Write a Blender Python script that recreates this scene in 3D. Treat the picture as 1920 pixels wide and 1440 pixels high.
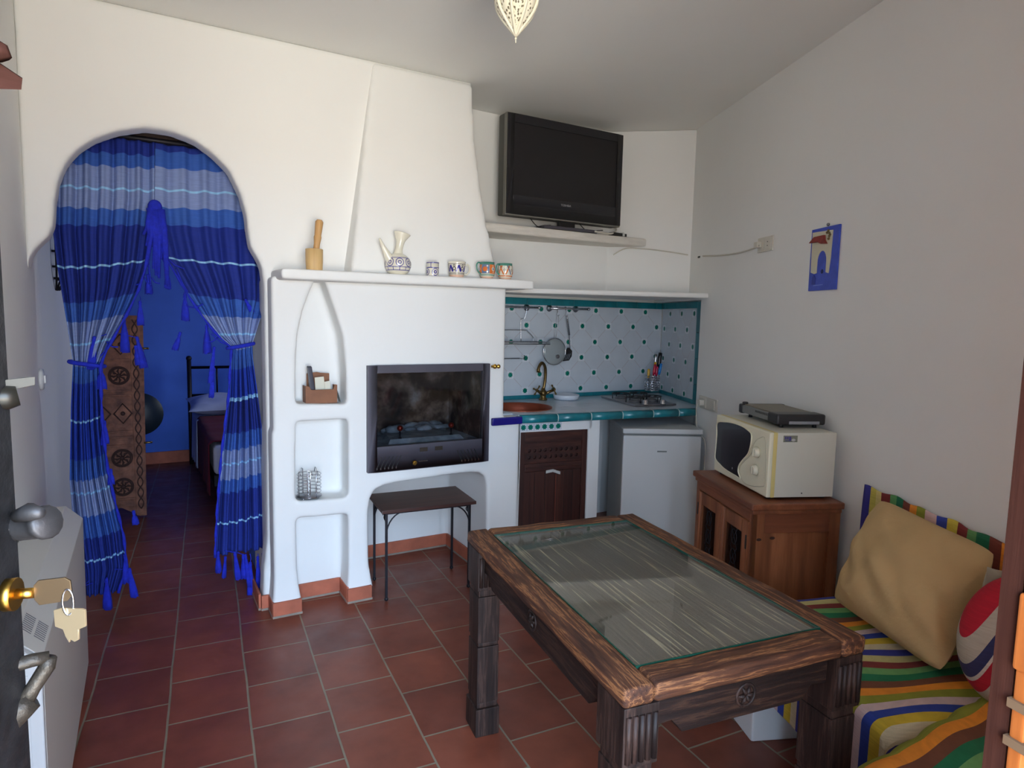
import bpy, bmesh, math, random
from mathutils import Vector, Matrix
random.seed(7)
C = bpy.context.scene
for o in list(bpy.data.objects): bpy.data.objects.remove(o)
COL = C.collection
PI = math.pi
R = math.radians

# ------------------------------------------------------------------ camera
F_PX, PITCH, ROLL, AZ, EYE = 1204.2, R(5.8305), R(1.23716), R(29.8743), 1.5
_w = Vector((math.sin(AZ)*math.cos(PITCH), math.cos(AZ)*math.cos(PITCH), -math.sin(PITCH)))
_r0 = Vector((math.cos(AZ), -math.sin(AZ), 0)); _u0 = _r0.cross(_w)
_r = _r0*math.cos(ROLL) + _u0*math.sin(ROLL); _u = _u0*math.cos(ROLL) - _r0*math.sin(ROLL)
cam = bpy.data.cameras.new('camera'); cam.sensor_width = 36; cam.lens = F_PX/1920*36; cam.clip_start = 0.05
camo = bpy.data.objects.new('camera', cam); COL.objects.link(camo)
camo.matrix_world = Matrix(((_r.x,_u.x,-_w.x,0),(_r.y,_u.y,-_w.y,0),(_r.z,_u.z,-_w.z,EYE),(0,0,0,1)))
C.camera = camo

# ------------------------------------------------------------------ daylight
W = bpy.data.worlds.new('daylight'); C.world = W; W.use_nodes = True
nt = W.node_tree; nt.nodes.clear()
wo = nt.nodes.new('ShaderNodeOutputWorld'); bg = nt.nodes.new('ShaderNodeBackground')
tc = nt.nodes.new('ShaderNodeTexCoord'); sx = nt.nodes.new('ShaderNodeSeparateXYZ')
rp = nt.nodes.new('ShaderNodeValToRGB'); ma = nt.nodes.new('ShaderNodeMath'); ma.operation = 'MULTIPLY_ADD'
ma.inputs[1].default_value = 0.5; ma.inputs[2].default_value = 0.5
nt.links.new(tc.outputs['Generated'], sx.inputs[0]); nt.links.new(sx.outputs['Z'], ma.inputs[0])
nt.links.new(ma.outputs[0], rp.inputs[0]); nt.links.new(rp.outputs[0], bg.inputs[0]); nt.links.new(bg.outputs[0], wo.inputs[0])
cr = rp.color_ramp
cr.elements[0].position = 0.0; cr.elements[0].color = (3.9, 3.45, 2.8, 1)      # sunlit courtyard paving below the horizon
cr.elements[1].position = 1.0; cr.elements[1].color = (0.30, 0.50, 0.95, 1)      # clear sky
e = cr.elements.new(0.47); e.color = (1.00, 0.92, 0.82, 1)
e = cr.elements.new(0.51); e.color = (0.74, 0.91, 1.14, 1)
e = cr.elements.new(0.62); e.color = (0.70, 0.93, 1.25, 1)
# added directional falloff: world dims to the sides, sending daylight to the back wall
dp = nt.nodes.new('ShaderNodeVectorMath'); dp.operation = 'DOT_PRODUCT'; dp.inputs[1].default_value = (-0.17, -0.985, 0)
nt.links.new(tc.outputs['Generated'], dp.inputs[0])
mr = nt.nodes.new('ShaderNodeMapRange'); mr.interpolation_type = 'SMOOTHSTEP'
mr.inputs['From Min'].default_value = 0.45; mr.inputs['From Max'].default_value = 0.98; mr.inputs['To Min'].default_value = 0.60; mr.inputs['To Max'].default_value = 1.0
nt.links.new(dp.outputs['Value'], mr.inputs['Value'])
st_ = nt.nodes.new('ShaderNodeMath'); st_.operation = 'MULTIPLY'; st_.inputs[1].default_value = 22.0
nt.links.new(mr.outputs[0], st_.inputs[0]); nt.links.new(st_.outputs[0], bg.inputs[1])
def area(name, loc, rot, sx_, sy_, power=0, col=(1,1,1), portal=False):
    l = bpy.data.lights.new(name, 'AREA'); l.shape = 'RECTANGLE'; l.size = sx_; l.size_y = sy_
    l.energy = power; l.color = col
    if portal: l.cycles.is_portal = True
    o = bpy.data.objects.new(name, l); COL.objects.link(o); o.location = loc; o.rotation_euler = rot
    return o
area('doorway_portal', (0.12, -0.42, 1.08), (R(90), 0, R(0)), 1.5, 2.15, portal=True)
area('bedroom_fill_light', (2.6, 5.9, 1.7), (0, R(90), 0), 0.9, 0.9, 23, (0.85, 0.93, 1.0))  # added fill lamp brightening the bedroom; no window is built
C.view_settings.view_transform = 'Standard'; C.view_settings.look = 'None'
C.view_settings.exposure = 0.0; C.view_settings.gamma = 1.0; C.view_settings.use_curve_mapping = False
C.cycles.max_bounces = 10; C.cycles.diffuse_bounces = 7; C.cycles.glossy_bounces = 4
C.cycles.caustics_reflective = False; C.cycles.caustics_refractive = False
C.cycles.sample_clamp_indirect = 6.0

# ------------------------------------------------------------------ measuring helpers (points on real planes of the room)
def ray(x, y): return _w + _r*((x-960)/F_PX) - _u*((y-720)/F_PX)
O0 = Vector((0, 0, EYE))
def onplane(x, y, n, d):
    n = Vector(n); v = ray(x, y); return O0 + v*((d - n.dot(O0))/n.dot(v))
def onZ(x, y, z=0): return onplane(x, y, (0,0,1), z)
def onY(x, y, yy): return onplane(x, y, (0,1,0), yy)
WA = R(22.185); WN = Vector((math.cos(WA), -math.sin(WA), 0)); WD = 1.7936; WT = Vector((math.sin(WA), math.cos(WA), 0))
def onW(x, y, off=0): return onplane(x, y, WN, WD-off)
def wallx(y): return (WD + math.sin(WA)*y)/math.cos(WA)

# ------------------------------------------------------------------ materials
def srgb(r, g=None, b=None):
    if g is None: r, g, b = r
    f = lambda c: (c/255)/12.92 if c/255 <= 0.04045 else ((c/255+0.055)/1.055)**2.4
    return (f(r), f(g), f(b), 1)
_M = {}
def newmat(name):
    m = bpy.data.materials.new(name); m.use_nodes = True; _M[name] = m
    return m, m.node_tree, m.node_tree.nodes['Principled BSDF']
def coords(nt, scale=(1,1,1), rot=(0,0,0), loc=(0,0,0), kind='Object'):
    t = nt.nodes.new('ShaderNodeTexCoord'); mp = nt.nodes.new('ShaderNodeMapping')
    mp.inputs['Scale'].default_value = scale; mp.inputs['Rotation'].default_value = rot; mp.inputs['Location'].default_value = loc
    nt.links.new(t.outputs[kind], mp.inputs[0]); return mp.outputs[0]
def noise(nt, vec, scale, detail=4, rough=0.55):
    n = nt.nodes.new('ShaderNodeTexNoise'); n.inputs['Scale'].default_value = scale
    n.inputs['Detail'].default_value = detail; n.inputs['Roughness'].default_value = rough
    nt.links.new(vec, n.inputs['Vector']); return n.outputs['Fac']
def ramp(nt, fac, stops, interp='LINEAR'):
    r = nt.nodes.new('ShaderNodeValToRGB'); r.color_ramp.interpolation = interp
    el = r.color_ramp.elements
    el[0].position, el[0].color = stops[0]; el[1].position, el[1].color = stops[-1]
    for p, c in stops[1:-1]: q = el.new(p); q.color = c
    if fac is not None: nt.links.new(fac, r.inputs[0])
    return r.outputs[0]
def bump(nt, bsdf, h, strength=0.3, dist=0.01):
    b = nt.nodes.new('ShaderNodeBump'); b.inputs['Strength'].default_value = strength; b.inputs['Distance'].default_value = dist
    nt.links.new(h, b.inputs['Height']); nt.links.new(b.outputs[0], bsdf.inputs['Normal'])
def mat(name, col, rough=0.6, metal=0.0, var=0.0, nscale=8.0, bumps=0.0, bscale=40.0, coat=0.0, stretch=(1,1,1), bdist=0.004, spec=0.5):
    if name in _M: return _M[name]
    m, nt, b = newmat(name)
    c = col if len(col) == 4 else srgb(col)
    b.inputs['Base Color'].default_value = c; b.inputs['Roughness'].default_value = rough; b.inputs['Metallic'].default_value = metal
    b.inputs['Coat Weight'].default_value = coat; b.inputs['Specular IOR Level'].default_value = spec
    if var or bumps: v = coords(nt, stretch)
    if var:
        n = noise(nt, v, nscale)
        lo = tuple(max(0, x*(1-var)) for x in c[:3])+(1,); hi = tuple(min(1, x*(1+var)) for x in c[:3])+(1,)
        nt.links.new(ramp(nt, n, [(0.3, lo), (0.7, hi)]), b.inputs['Base Color'])
    if bumps: bump(nt, b, noise(nt, v, bscale, 6), bumps, bdist)
    return m
def wood(name, dark, mid, light, axis=1, dens=28, rough=0.55, bumps=0.4, coat=0.0, lines=0.0, long=1.2, spec=0.5):
    if name in _M: return _M[name]
    m, nt, b = newmat(name)
    s = [dens]*3; s[axis] = long
    v = coords(nt, tuple(s)); n = noise(nt, v, 1.0, 8, 0.65)
    st = [(0.30, srgb(dark)), (0.52, srgb(mid)), (0.72, srgb(light))]
    if lines: st = [(0.36, srgb(dark)), (0.50, srgb(mid)), (0.545, srgb(light)), (0.57, srgb(mid)), (0.75, srgb(dark))]
    nt.links.new(ramp(nt, n, st), b.inputs['Base Color'])
    b.inputs['Roughness'].default_value = rough; b.inputs['Coat Weight'].default_value = coat; b.inputs['Specular IOR Level'].default_value = spec
    bump(nt, b, n, bumps, 0.006); return m

plaster = mat('white_plaster', (230,231,229), 0.85, var=0.02, nscale=1.5, bumps=0.12, bscale=9, bdist=0.02)
plasterw = mat('wall_plaster', (230,231,229), 0.85, var=0.02, nscale=1.2, bumps=0.10, bscale=7, bdist=0.02)
ceilm = mat('ceiling_plaster', (232,232,228), 0.9, var=0.02, nscale=1.0, bumps=0.05, bscale=6, bdist=0.02)
bluewall = mat('blue_limewash', (72,112,208), 0.9, var=0.12, nscale=2.5)
terra_skirt = mat('terracotta_skirting', (176,98,72), 0.7, var=0.25, nscale=7, bumps=0.2)
groutm = mat('cement_grout', (140,132,120), 0.9, var=0.15, nscale=12)
blackm = mat('matte_black', (22,21,23), 0.5)
iron = mat('wrought_iron', (38,36,42), 0.5, 0.6, var=0.2, nscale=30, bumps=0.2)
chrome = mat('chrome', (200,200,205), 0.22, 1.0)
steel = mat('steel_wire', (150,150,155), 0.3, 1.0)
brass = mat('brass', (190,150,70), 0.3, 1.0)
oldbrass = mat('aged_brass', (120,98,62), 0.35, 1.0, var=0.3, nscale=30)
copper = mat('copper', (150,74,50), 0.5, 0.6, var=0.15, nscale=20)
whitepl = mat('white_enamel', (206,209,209), 0.35)
cream = mat('cream_enamel', (222,216,184), 0.4)
teal = mat('teal_glaze', (20,118,130), 0.32, var=0.25, nscale=9, coat=0.15)
cobalt = mat('cobalt_glaze', (28,26,120), 0.18, var=0.2, nscale=9, coat=0.4)
tilewhite = mat('white_tile', (198,206,214), 0.25, var=0.04, nscale=6, coat=0.2)
starg = mat('green_star_glaze', (10,112,96), 0.25, var=0.3, nscale=14)
lineg = mat('tile_joint', (170,160,160), 0.8)
joint_w = mat('pale_joint', (206,214,208), 0.8)

def glassmat(name, tint, rough=0.02, alpha=0.85):
    m, nt, b = newmat(name)
    out = nt.nodes['Material Output']
    tr = nt.nodes.new('ShaderNodeBsdfTransparent'); tr.inputs[0].default_value = tint
    gl = nt.nodes.new('ShaderNodeBsdfGlossy'); gl.inputs['Roughness'].default_value = rough; gl.inputs[0].default_value = (1,1,1,1)
    lw = nt.nodes.new('ShaderNodeLayerWeight'); lw.inputs[0].default_value = 0.5
    pw = nt.nodes.new('ShaderNodeMath'); pw.operation = 'POWER'; pw.inputs[1].default_value = 5.0; nt.links.new(lw.outputs['Facing'], pw.inputs[0])
    fr = nt.nodes.new('ShaderNodeMath'); fr.operation = 'MULTIPLY_ADD'; fr.inputs[1].default_value = 0.9; fr.inputs[2].default_value = 0.035; nt.links.new(pw.outputs[0], fr.inputs[0])
    mx = nt.nodes.new('ShaderNodeMixShader')
    nt.links.new(fr.outputs[0], mx.inputs[0]); nt.links.new(tr.outputs[0], mx.inputs[1]); nt.links.new(gl.outputs[0], mx.inputs[2])
    nt.links.new(mx.outputs[0], out.inputs[0]); return m
clearglass = glassmat('clear_glass', (0.975, 0.985, 0.975, 1))
smokeglass = glassmat('fire_glass', (0.72, 0.74, 0.76, 1), 0.05)

# floor tiles: running bond, columns run towards the back wall
m, nt, b = newmat('terracotta_floor')
TR_ = R(4.32)
v = coords(nt, (1,1,1), (0, 0, 0))
mp = nt.nodes.new('ShaderNodeMapping'); mp.vector_type = 'POINT'
mp.inputs['Rotation'].default_value = (0, 0, TR_)          # into the tile frame
nt.links.new(v, mp.inputs[0])
sp = nt.nodes.new('ShaderNodeSeparateXYZ'); cb = nt.nodes.new('ShaderNodeCombineXYZ')
nt.links.new(mp.outputs[0], sp.inputs[0])
wob = nt.nodes.new('ShaderNodeMath'); wob.operation = 'MULTIPLY_ADD'; wob.inputs[1].default_value = 0.016; wob.inputs[2].default_value = 0.16-0.008+0.277*20
addx = nt.nodes.new('ShaderNodeMath'); addx.operation = 'ADD'
nt.links.new(noise(nt, mp.outputs[0], 1.6, 3), wob.inputs[0]); nt.links.new(wob.outputs[0], addx.inputs[0]); nt.links.new(sp.outputs['X'], addx.inputs[1])
addy = nt.nodes.new('ShaderNodeMath'); addy.operation = 'ADD'; addy.inputs[1].default_value = -2.365+0.29*20
nt.links.new(sp.outputs['Y'], addy.inputs[0])
nt.links.new(addy.outputs[0], cb.inputs['X']); nt.links.new(addx.outputs[0], cb.inputs['Y'])
br = nt.nodes.new('ShaderNodeTexBrick'); nt.links.new(cb.outputs[0], br.inputs['Vector'])
br.offset = 0.5; br.offset_frequency = 2; br.squash = 1.0
br.inputs['Scale'].default_value = 1.0; br.inputs['Brick Width'].default_value = 0.29; br.inputs['Row Height'].default_value = 0.277
br.inputs['Mortar Size'].default_value = 0.0042; br.inputs['Mortar Smooth'].default_value = 0.25; br.inputs['Bias'].default_value = 0
br.inputs['Color1'].default_value = srgb(140,74,53); br.inputs['Color2'].default_value = srgb(119,61,45); br.inputs['Mortar'].default_value = srgb(136,124,102)
mixn = nt.nodes.new('ShaderNodeMix'); mixn.data_type = 'RGBA'; mixn.blend_type = 'MULTIPLY'; mixn.inputs[0].default_value = 1
nt.links.new(br.outputs['Color'], mixn.inputs[6])
nt.links.new(ramp(nt, noise(nt, v, 5, 6, 0.6), [(0.3, (0.72,0.70,0.70,1)), (0.7, (1.12,1.12,1.12,1))]), mixn.inputs[7])
nt.links.new(mixn.outputs[2], b.inputs['Base Color'])
rr = ramp(nt, noise(nt, v, 9, 4), [(0.3, (0.30,)*3+(1,)), (0.7, (0.48,)*3+(1,))])
nt.links.new(rr, b.inputs['Roughness'])
inv = nt.nodes.new('ShaderNodeMath'); inv.operation = 'MULTIPLY_ADD'; inv.inputs[1].default_value = -1.0; inv.inputs[2].default_value = 1.0
nt.links.new(br.outputs['Fac'], inv.inputs[0])
hh = nt.nodes.new('ShaderNodeMath'); hh.operation = 'MULTIPLY_ADD'; hh.inputs[1].default_value = 0.35
nt.links.new(noise(nt, v, 14, 5), hh.inputs[0]); nt.links.new(inv.outputs[0], hh.inputs[2])
bump(nt, b, hh.outputs[0], 0.35, 0.004)
floor_m = m

def stripe_mat(name, stops, scale=1.0, offset=0.0, repeat=True, rough=0.9, weave=0.15, streak=0.12):
    """stops: list of (pos 0..1, srgb tuple); driven by the float attribute 'stripe' (metres of cloth / scale)"""
    m, nt, b = newmat(name)
    at = nt.nodes.new('ShaderNodeAttribute'); at.attribute_name = 'stripe'
    f = nt.nodes.new('ShaderNodeMath'); f.operation = 'MULTIPLY_ADD'; f.inputs[1].default_value = 1/scale; f.inputs[2].default_value = offset
    nt.links.new(at.outputs['Fac'], f.inputs[0]); fac = f.outputs[0]
    if repeat:
        g = nt.nodes.new('ShaderNodeMath'); g.operation = 'FRACT'; nt.links.new(fac, g.inputs[0]); fac = g.outputs[0]
    c = ramp(nt, fac, [(p, srgb(q)) for p, q in stops], 'CONSTANT')
    v = coords(nt, (6, 6, 90)); n = noise(nt, v, 3, 4)
    mx = nt.nodes.new('ShaderNodeMix'); mx.data_type = 'RGBA'; mx.blend_type = 'MULTIPLY'; mx.inputs[0].default_value = 1
    nt.links.new(c, mx.inputs[6]); nt.links.new(ramp(nt, n, [(0.3, (1-streak,)*3+(1,)), (0.7, (1+streak,)*3+(1,))]), mx.inputs[7])
    nt.links.new(mx.outputs[2], b.inputs['Base Color']); b.inputs['Roughness'].default_value = rough
    bump(nt, b, noise(nt, coords(nt), 220, 2), weave, 0.002)
    return m

# ------------------------------------------------------------------ mesh builder
class MB:
    def __init__(s): s.v=[]; s.f=[]; s.m=[]; s.s=[]; s.a=[]
    def add(s, vs, fs, m=0, smooth=False, attr=None):
        k = len(s.v); s.v += [Vector(p) for p in vs]; s.a += (attr if attr else [0.0]*len(vs))
        for f in fs: s.f.append([i+k for i in f]); s.m.append(m); s.s.append(smooth)
        return s
    def box(s, lo, hi, m=0):
        x0,y0,z0 = lo; x1,y1,z1 = hi
        return s.add([(x0,y0,z0),(x1,y0,z0),(x1,y1,z0),(x0,y1,z0),(x0,y0,z1),(x1,y0,z1),(x1,y1,z1),(x0,y1,z1)],
                     [(0,3,2,1),(4,5,6,7),(0,1,5,4),(1,2,6,5),(2,3,7,6),(3,0,4,7)], m)
    def hexa(s, p, m=0):
        return s.add(p, [(0,3,2,1),(4,5,6,7),(0,1,5,4),(1,2,6,5),(2,3,7,6),(3,0,4,7)], m)
    def prism(s, poly, off, m=0, smooth=False):
        """poly: 3D loop; extruded by vector off"""
        n = len(poly); off = Vector(off); a = [Vector(p) for p in poly]; b2 = [p+off for p in a]
        nr = Vector((0,0,0))
        for i in range(n): nr += a[i].cross(a[(i+1)%n])
        if nr.dot(off) > 0: bot = list(range(n))[::-1]; top = [n+i for i in range(n)]; sd = [(i,(i+1)%n,n+(i+1)%n,n+i) for i in range(n)]
        else: bot = list(range(n)); top = [n+i for i in range(n)][::-1]; sd = [(i,n+i,n+(i+1)%n,(i+1)%n) for i in range(n)]
        k = len(s.v); s.add(a+b2, [bot, top], m, False)
        for f in sd: s.f.append([i+k for i in f]); s.m.append(m); s.s.append(smooth)
        return s
    def tube(s, pts, r, seg=8, m=0, closed=False, caps=True):
        pts = [Vector(p) for p in pts]; n = len(pts); rs = r if isinstance(r, (list, tuple)) else [r]*n
        vs = []; up = None
        for i, p in enumerate(pts):
            if closed: t = pts[(i+1)%n]-pts[i-1]
            else: t = pts[min(i+1,n-1)]-pts[max(i-1,0)]
            if t.length < 1e-9: t = Vector((0,0,1))
            t.normalize()
            if up is None: up = Vector((0,0,1)) if abs(t.z) < 0.9 else Vector((1,0,0))
            a = up - t*up.dot(t)
            if a.length < 1e-6: a = t.orthogonal()
            a.normalize(); up = a; bb = t.cross(a)
            for j in range(seg):
                an = 2*PI*j/seg; vs.append(p + (a*math.cos(an)+bb*math.sin(an))*rs[i])
        fs = []
        for i in range(n if closed else n-1):
            for j in range(seg):
                q = (i+1)%n
                fs.append((i*seg+j, i*seg+(j+1)%seg, q*seg+(j+1)%seg, q*seg+j))
        if caps and not closed:
            fs.append(tuple(range(seg))[::-1]); fs.append(tuple((n-1)*seg+j for j in range(seg)))
        return s.add(vs, fs, m, True)
    def lathe(s, o, prof, seg=28, m=0, axis=None, mats=None, squash=(1,1)):
        """prof: list of (r, z); axis optional direction vector; mats: material per profile step"""
        o = Vector(o); ax = Vector(axis).normalized() if axis else Vector((0,0,1))
        A = ax.orthogonal().normalized() if axis else Vector((1,0,0)); B = ax.cross(A)
        k = len(s.v); n = len(prof)
        for r_, z_ in prof:
            for j in range(seg):
                an = 2*PI*j/seg; s.v.append(o + ax*z_ + A*(r_*math.cos(an)*squash[0]) + B*(r_*math.sin(an)*squash[1])); s.a.append(z_)
        for i in range(n-1):
            for j in range(seg):
                s.f.append([k+i*seg+j, k+i*seg+(j+1)%seg, k+(i+1)*seg+(j+1)%seg, k+(i+1)*seg+j])
                s.m.append(mats[i] if mats else m); s.s.append(True)
        s.f.append([k+j for j in range(seg)][::-1]); s.m.append(mats[0] if mats else m); s.s.append(False)
        s.f.append([k+(n-1)*seg+j for j in range(seg)]); s.m.append(mats[-1] if mats else m); s.s.append(False)
        return s
    def ball(s, c, r, seg=14, rings=8, m=0, scale=(1,1,1)):
        c = Vector(c); vs = [c+Vector((0,0,-r*scale[2]))]; fs = []
        for i in range(1, rings):
            t = PI*i/rings
            for j in range(seg):
                a = 2*PI*j/seg; vs.append(c+Vector((r*math.sin(t)*math.cos(a)*scale[0], r*math.sin(t)*math.sin(a)*scale[1], -r*math.cos(t)*scale[2])))
        vs.append(c+Vector((0,0,r*scale[2])))
        for j in range(seg): fs.append((0, 1+(j+1)%seg, 1+j))
        for i in range(rings-2):
            for j in range(seg): fs.append((1+i*seg+j, 1+i*seg+(j+1)%seg, 1+(i+1)*seg+(j+1)%seg, 1+(i+1)*seg+j))
        L = len(vs)-1
        for j in range(seg): fs.append((L, 1+(rings-2)*seg+j, 1+(rings-2)*seg+(j+1)%seg))
        return s.add(vs, fs, m, True)
    def grid(s, fn, nu, nv, m=0, attr=None, mfn=None):
        vs = [fn(i/nu, j/nv) for j in range(nv+1) for i in range(nu+1)]
        at = [attr(i/nu, j/nv) for j in range(nv+1) for i in range(nu+1)] if attr else None
        fs = [(j*(nu+1)+i, j*(nu+1)+i+1, (j+1)*(nu+1)+i+1, (j+1)*(nu+1)+i) for j in range(nv) for i in range(nu)]
        return s.add(vs, fs, m, True, at)
    def build(s, name, mats, parent=None, local=False, bevel=0.0, bseg=2, solid=0.0, attr=False, keep=False):
        if not isinstance(mats, (list, tuple)): mats = [mats]
        vs = s.v
        if parent is not None and not local:
            off = wloc(parent); vs = [p-off for p in vs]
            org = Vector((0,0,0))
        elif parent is None:
            if keep: org = Vector((0,0,0))
            else:
                xs=[p.x for p in vs]; ys=[p.y for p in vs]; zs=[p.z for p in vs]
                org = Vector(((min(xs)+max(xs))/2, (min(ys)+max(ys))/2, min(zs)))
            vs = [p-org for p in vs]
        else: org = Vector((0,0,0))
        me = bpy.data.meshes.new(name); me.from_pydata([tuple(p) for p in vs], [], s.f)
        for mm in mats: me.materials.append(mm)
        me.polygons.foreach_set('material_index', s.m); me.polygons.foreach_set('use_smooth', s.s)
        if attr:
            A = me.attributes.new('stripe', 'FLOAT', 'POINT'); A.data.foreach_set('value', [float(q) for q in s.a])
        me.update()
        if bevel:
            bm = bmesh.new(); bm.from_mesh(me)
            bmesh.ops.remove_doubles(bm, verts=bm.verts, dist=1e-6)
            es = [e for e in bm.edges if len(e.link_faces)==2 and not e.link_faces[0].smooth and not e.link_faces[1].smooth and e.calc_face_angle(0) > 0.5]
            bmesh.ops.bevel(bm, geom=es, offset=bevel, segments=bseg, profile=0.6, affect='EDGES', clamp_overlap=True)
            for f in bm.faces: f.smooth = True
            bm.to_mesh(me); bm.free()
            me.set_sharp_from_angle(angle=R(50))
        ob = bpy.data.objects.new(name, me); COL.objects.link(ob); ob.location = org
        if parent is not None: ob.parent = parent
        if bevel:
            wn = ob.modifiers.new('weighted', 'WEIGHTED_NORMAL'); wn.keep_sharp = True
        if solid:
            md = ob.modifiers.new('thickness', 'SOLIDIFY'); md.thickness = solid; md.offset = 0
        return ob
def wloc(o):
    v = Vector((0,0,0))
    while o is not None: v += o.location; o = o.parent
    return v
def tag(o, label, cat=None, group=None, kind=None):
    if label: o['label'] = label
    if cat: o['category'] = cat
    if group: o['group'] = group
    if kind: o['kind'] = kind
    return o
def empty(name, loc, label, cat, rz=0, group=None):
    o = bpy.data.objects.new(name, None); COL.objects.link(o); o.location = loc; o.rotation_euler = (0,0,rz)
    o.empty_display_size = 0.1
    return tag(o, label, cat, group)
def struct(o): o['kind'] = 'structure'; return o
def arc(c, r, a0, a1, n, ax=(1,0,0), ay=(0,0,1)):
    c=Vector(c); ax=Vector(ax); ay=Vector(ay)
    return [c+ax*(r*math.cos(a0+(a1-a0)*i/n))+ay*(r*math.sin(a0+(a1-a0)*i/n)) for i in range(n+1)]
def catmull(pts, n=8, closed=False):
    P = [Vector(p) for p in pts]; N = len(P); out = []
    rng = range(N) if closed else range(N-1)
    for i in rng:
        p0 = P[i-1] if (closed or i>0) else P[0]; p1=P[i]; p2=P[(i+1)%N]; p3=P[(i+2)%N] if (closed or i+2<N) else P[-1]
        for k in range(n):
            t=k/n; out.append(0.5*((2*p1)+(p2-p0)*t+(2*p0-5*p1+4*p2-p3)*t*t+(3*p1-p0-3*p2+p3)*t*t*t))
    if not closed: out.append(P[-1])
    return out
def text_mesh(txt, size, mtl, name, parent, M4, ext=0.0006):
    cu = bpy.data.curves.new(name, 'FONT'); cu.body = txt; cu.size = size; cu.extrude = ext; cu.align_x='CENTER'; cu.align_y='CENTER'
    t = bpy.data.objects.new(name+'_tmp', cu); COL.objects.link(t)
    dg = bpy.context.evaluated_depsgraph_get(); dg.update()
    me = bpy.data.meshes.new_from_object(t.evaluated_get(dg)); bpy.data.objects.remove(t)
    me.transform(M4); me.materials.clear(); me.materials.append(mtl)
    o = bpy.data.objects.new(name, me); COL.objects.link(o); o.parent = parent; return o
def soften(ob, voxel, smooth_it, flare=None):
    """boolean/voxel shape baked to a soft hand-plastered mesh"""
    md = ob.modifiers.new('v', 'REMESH'); md.mode='VOXEL'; md.voxel_size = voxel; md.use_smooth_shade = True
    sm = ob.modifiers.new('s', 'SMOOTH'); sm.factor = 0.5; sm.iterations = smooth_it
    dg = bpy.context.evaluated_depsgraph_get(); dg.update()
    me = bpy.data.meshes.new_from_object(ob.evaluated_get(dg)); old = ob.data
    mats = list(old.materials); ob.modifiers.clear(); ob.data = me
    me.materials.clear()
    for q in mats: me.materials.append(q)
    if flare:
        off = wloc(ob)
        for vtx in me.vertices:
            p = vtx.co + off; q = flare(p); vtx.co = q - off
    me.polygons.foreach_set('use_smooth', [True]*len(me.polygons)); me.update()
def cut(ob, cutters):
    tmp = []
    for c in cutters:
        t = c.build('cutter', plaster, keep=True); tmp.append(t)
        md = ob.modifiers.new('b', 'BOOLEAN'); md.operation='DIFFERENCE'; md.object=t; md.solver='EXACT'
    dg = bpy.context.evaluated_depsgraph_get(); dg.update()
    me = bpy.data.meshes.new_from_object(ob.evaluated_get(dg)); ob.modifiers.clear(); ob.data = me
    for t in tmp: bpy.data.objects.remove(t)

# ================================================================== THE ROOM
ZC = 2.79; YF = 3.219; YA = 3.33
struct(MB().box((-2.2,-0.42,-0.12),(4.4,7.4,0)).build('floor', floor_m, keep=True))
struct(MB().box((-0.6,-0.42,ZC),(3.9,4.3,ZC+0.12)).build('ceiling', ceilm))
struct(MB().box((-0.56,-0.42,0),(-0.408,5.32,ZC)).build('wall_left', plasterw))
a = Vector((wallx(-0.42),-0.42,0)); b2 = Vector((wallx(4.25),4.25,0)); nn = WN*0.16
am = Vector((wallx(3.085),3.085,0)); k8 = WN*0.080; wr = MB()
wr.prism([a,am,am+nn,a+nn],(0,0,ZC))
wr.prism([am+Vector((0,0,1.65)),b2+Vector((0,0,1.65)),b2+nn+Vector((0,0,1.65)),am+nn+Vector((0,0,1.65))],(0,0,ZC-1.65))
wr.prism([am+k8,b2+k8,b2+nn,am+nn],(0,0,1.65))
struct(wr.build('wall_right', plasterw))
# front wall with the doorway the photographer stands in
wf = MB(); x1 = wallx(-0.2)
wf.box((-0.408,-0.40,0),(-0.36,-0.12,ZC)).box((0.78,-0.40,0),(x1,-0.12,ZC)).box((-0.36,-0.40,2.2),(0.78,-0.12,ZC))
struct(wf.build('wall_front', plasterw))
struct(MB().box((-3,-4,-0.14),(5,-0.42,-0.02)).build('terrace', mat('terrace_paving', (205,190,165), 0.9, var=0.1)))

# arch wall
arch_px = [(486,1090),(495,1000),(496,800),(495,600),(490,535),(484,500),(475,483),(465,468),(460,445),(457,410),(446,370),(424,325),(396,297),(362,272),(320,256),(270,249),(220,256),(180,270),(150,288),(127,315),(113,348),(107,385),(106,410),(104,430),(96,448),(80,462),(67,476),(59,505),(52,552)]
loop = []
for x, y in arch_px: p = onY(x, y, YA+0.11); loop.append((min(p.x, 0.516), p.z))
loop[0] = (loop[0][0], 0.0); loop.insert(1, (onY(489,1060,YA+0.11).x, 0.2))
poly = [(0.575, 0), (loop[0][0], 0)] + loop[1:] + [(-0.409, loop[-1][1]), (-0.409, ZC), (1.62, ZC), (1.62, 1.69), (0.575, 1.69)]
wb = MB().prism([(x, YA, z) for x, z in poly], (0, 0.135, 0)).build('wall_back', plasterw)
struct(wb); soften(wb, 0.015, 7)

# kitchen upper wall, hanging over the tiled recess
up = [(1.56,3.71),(2.03,3.735),(2.83,3.63),(3.281,3.272),(3.50,3.99),(1.56,3.99)]
struct(MB().prism([(x,y,1.665) for x,y in up],(0,0,ZC-1.665)).build('wall_kitchen_upper', plasterw, bevel=0.012))
struct(MB().box((1.56,3.91,0),(3.80,4.05,ZC)).build('wall_kitchen', plasterw))
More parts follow.
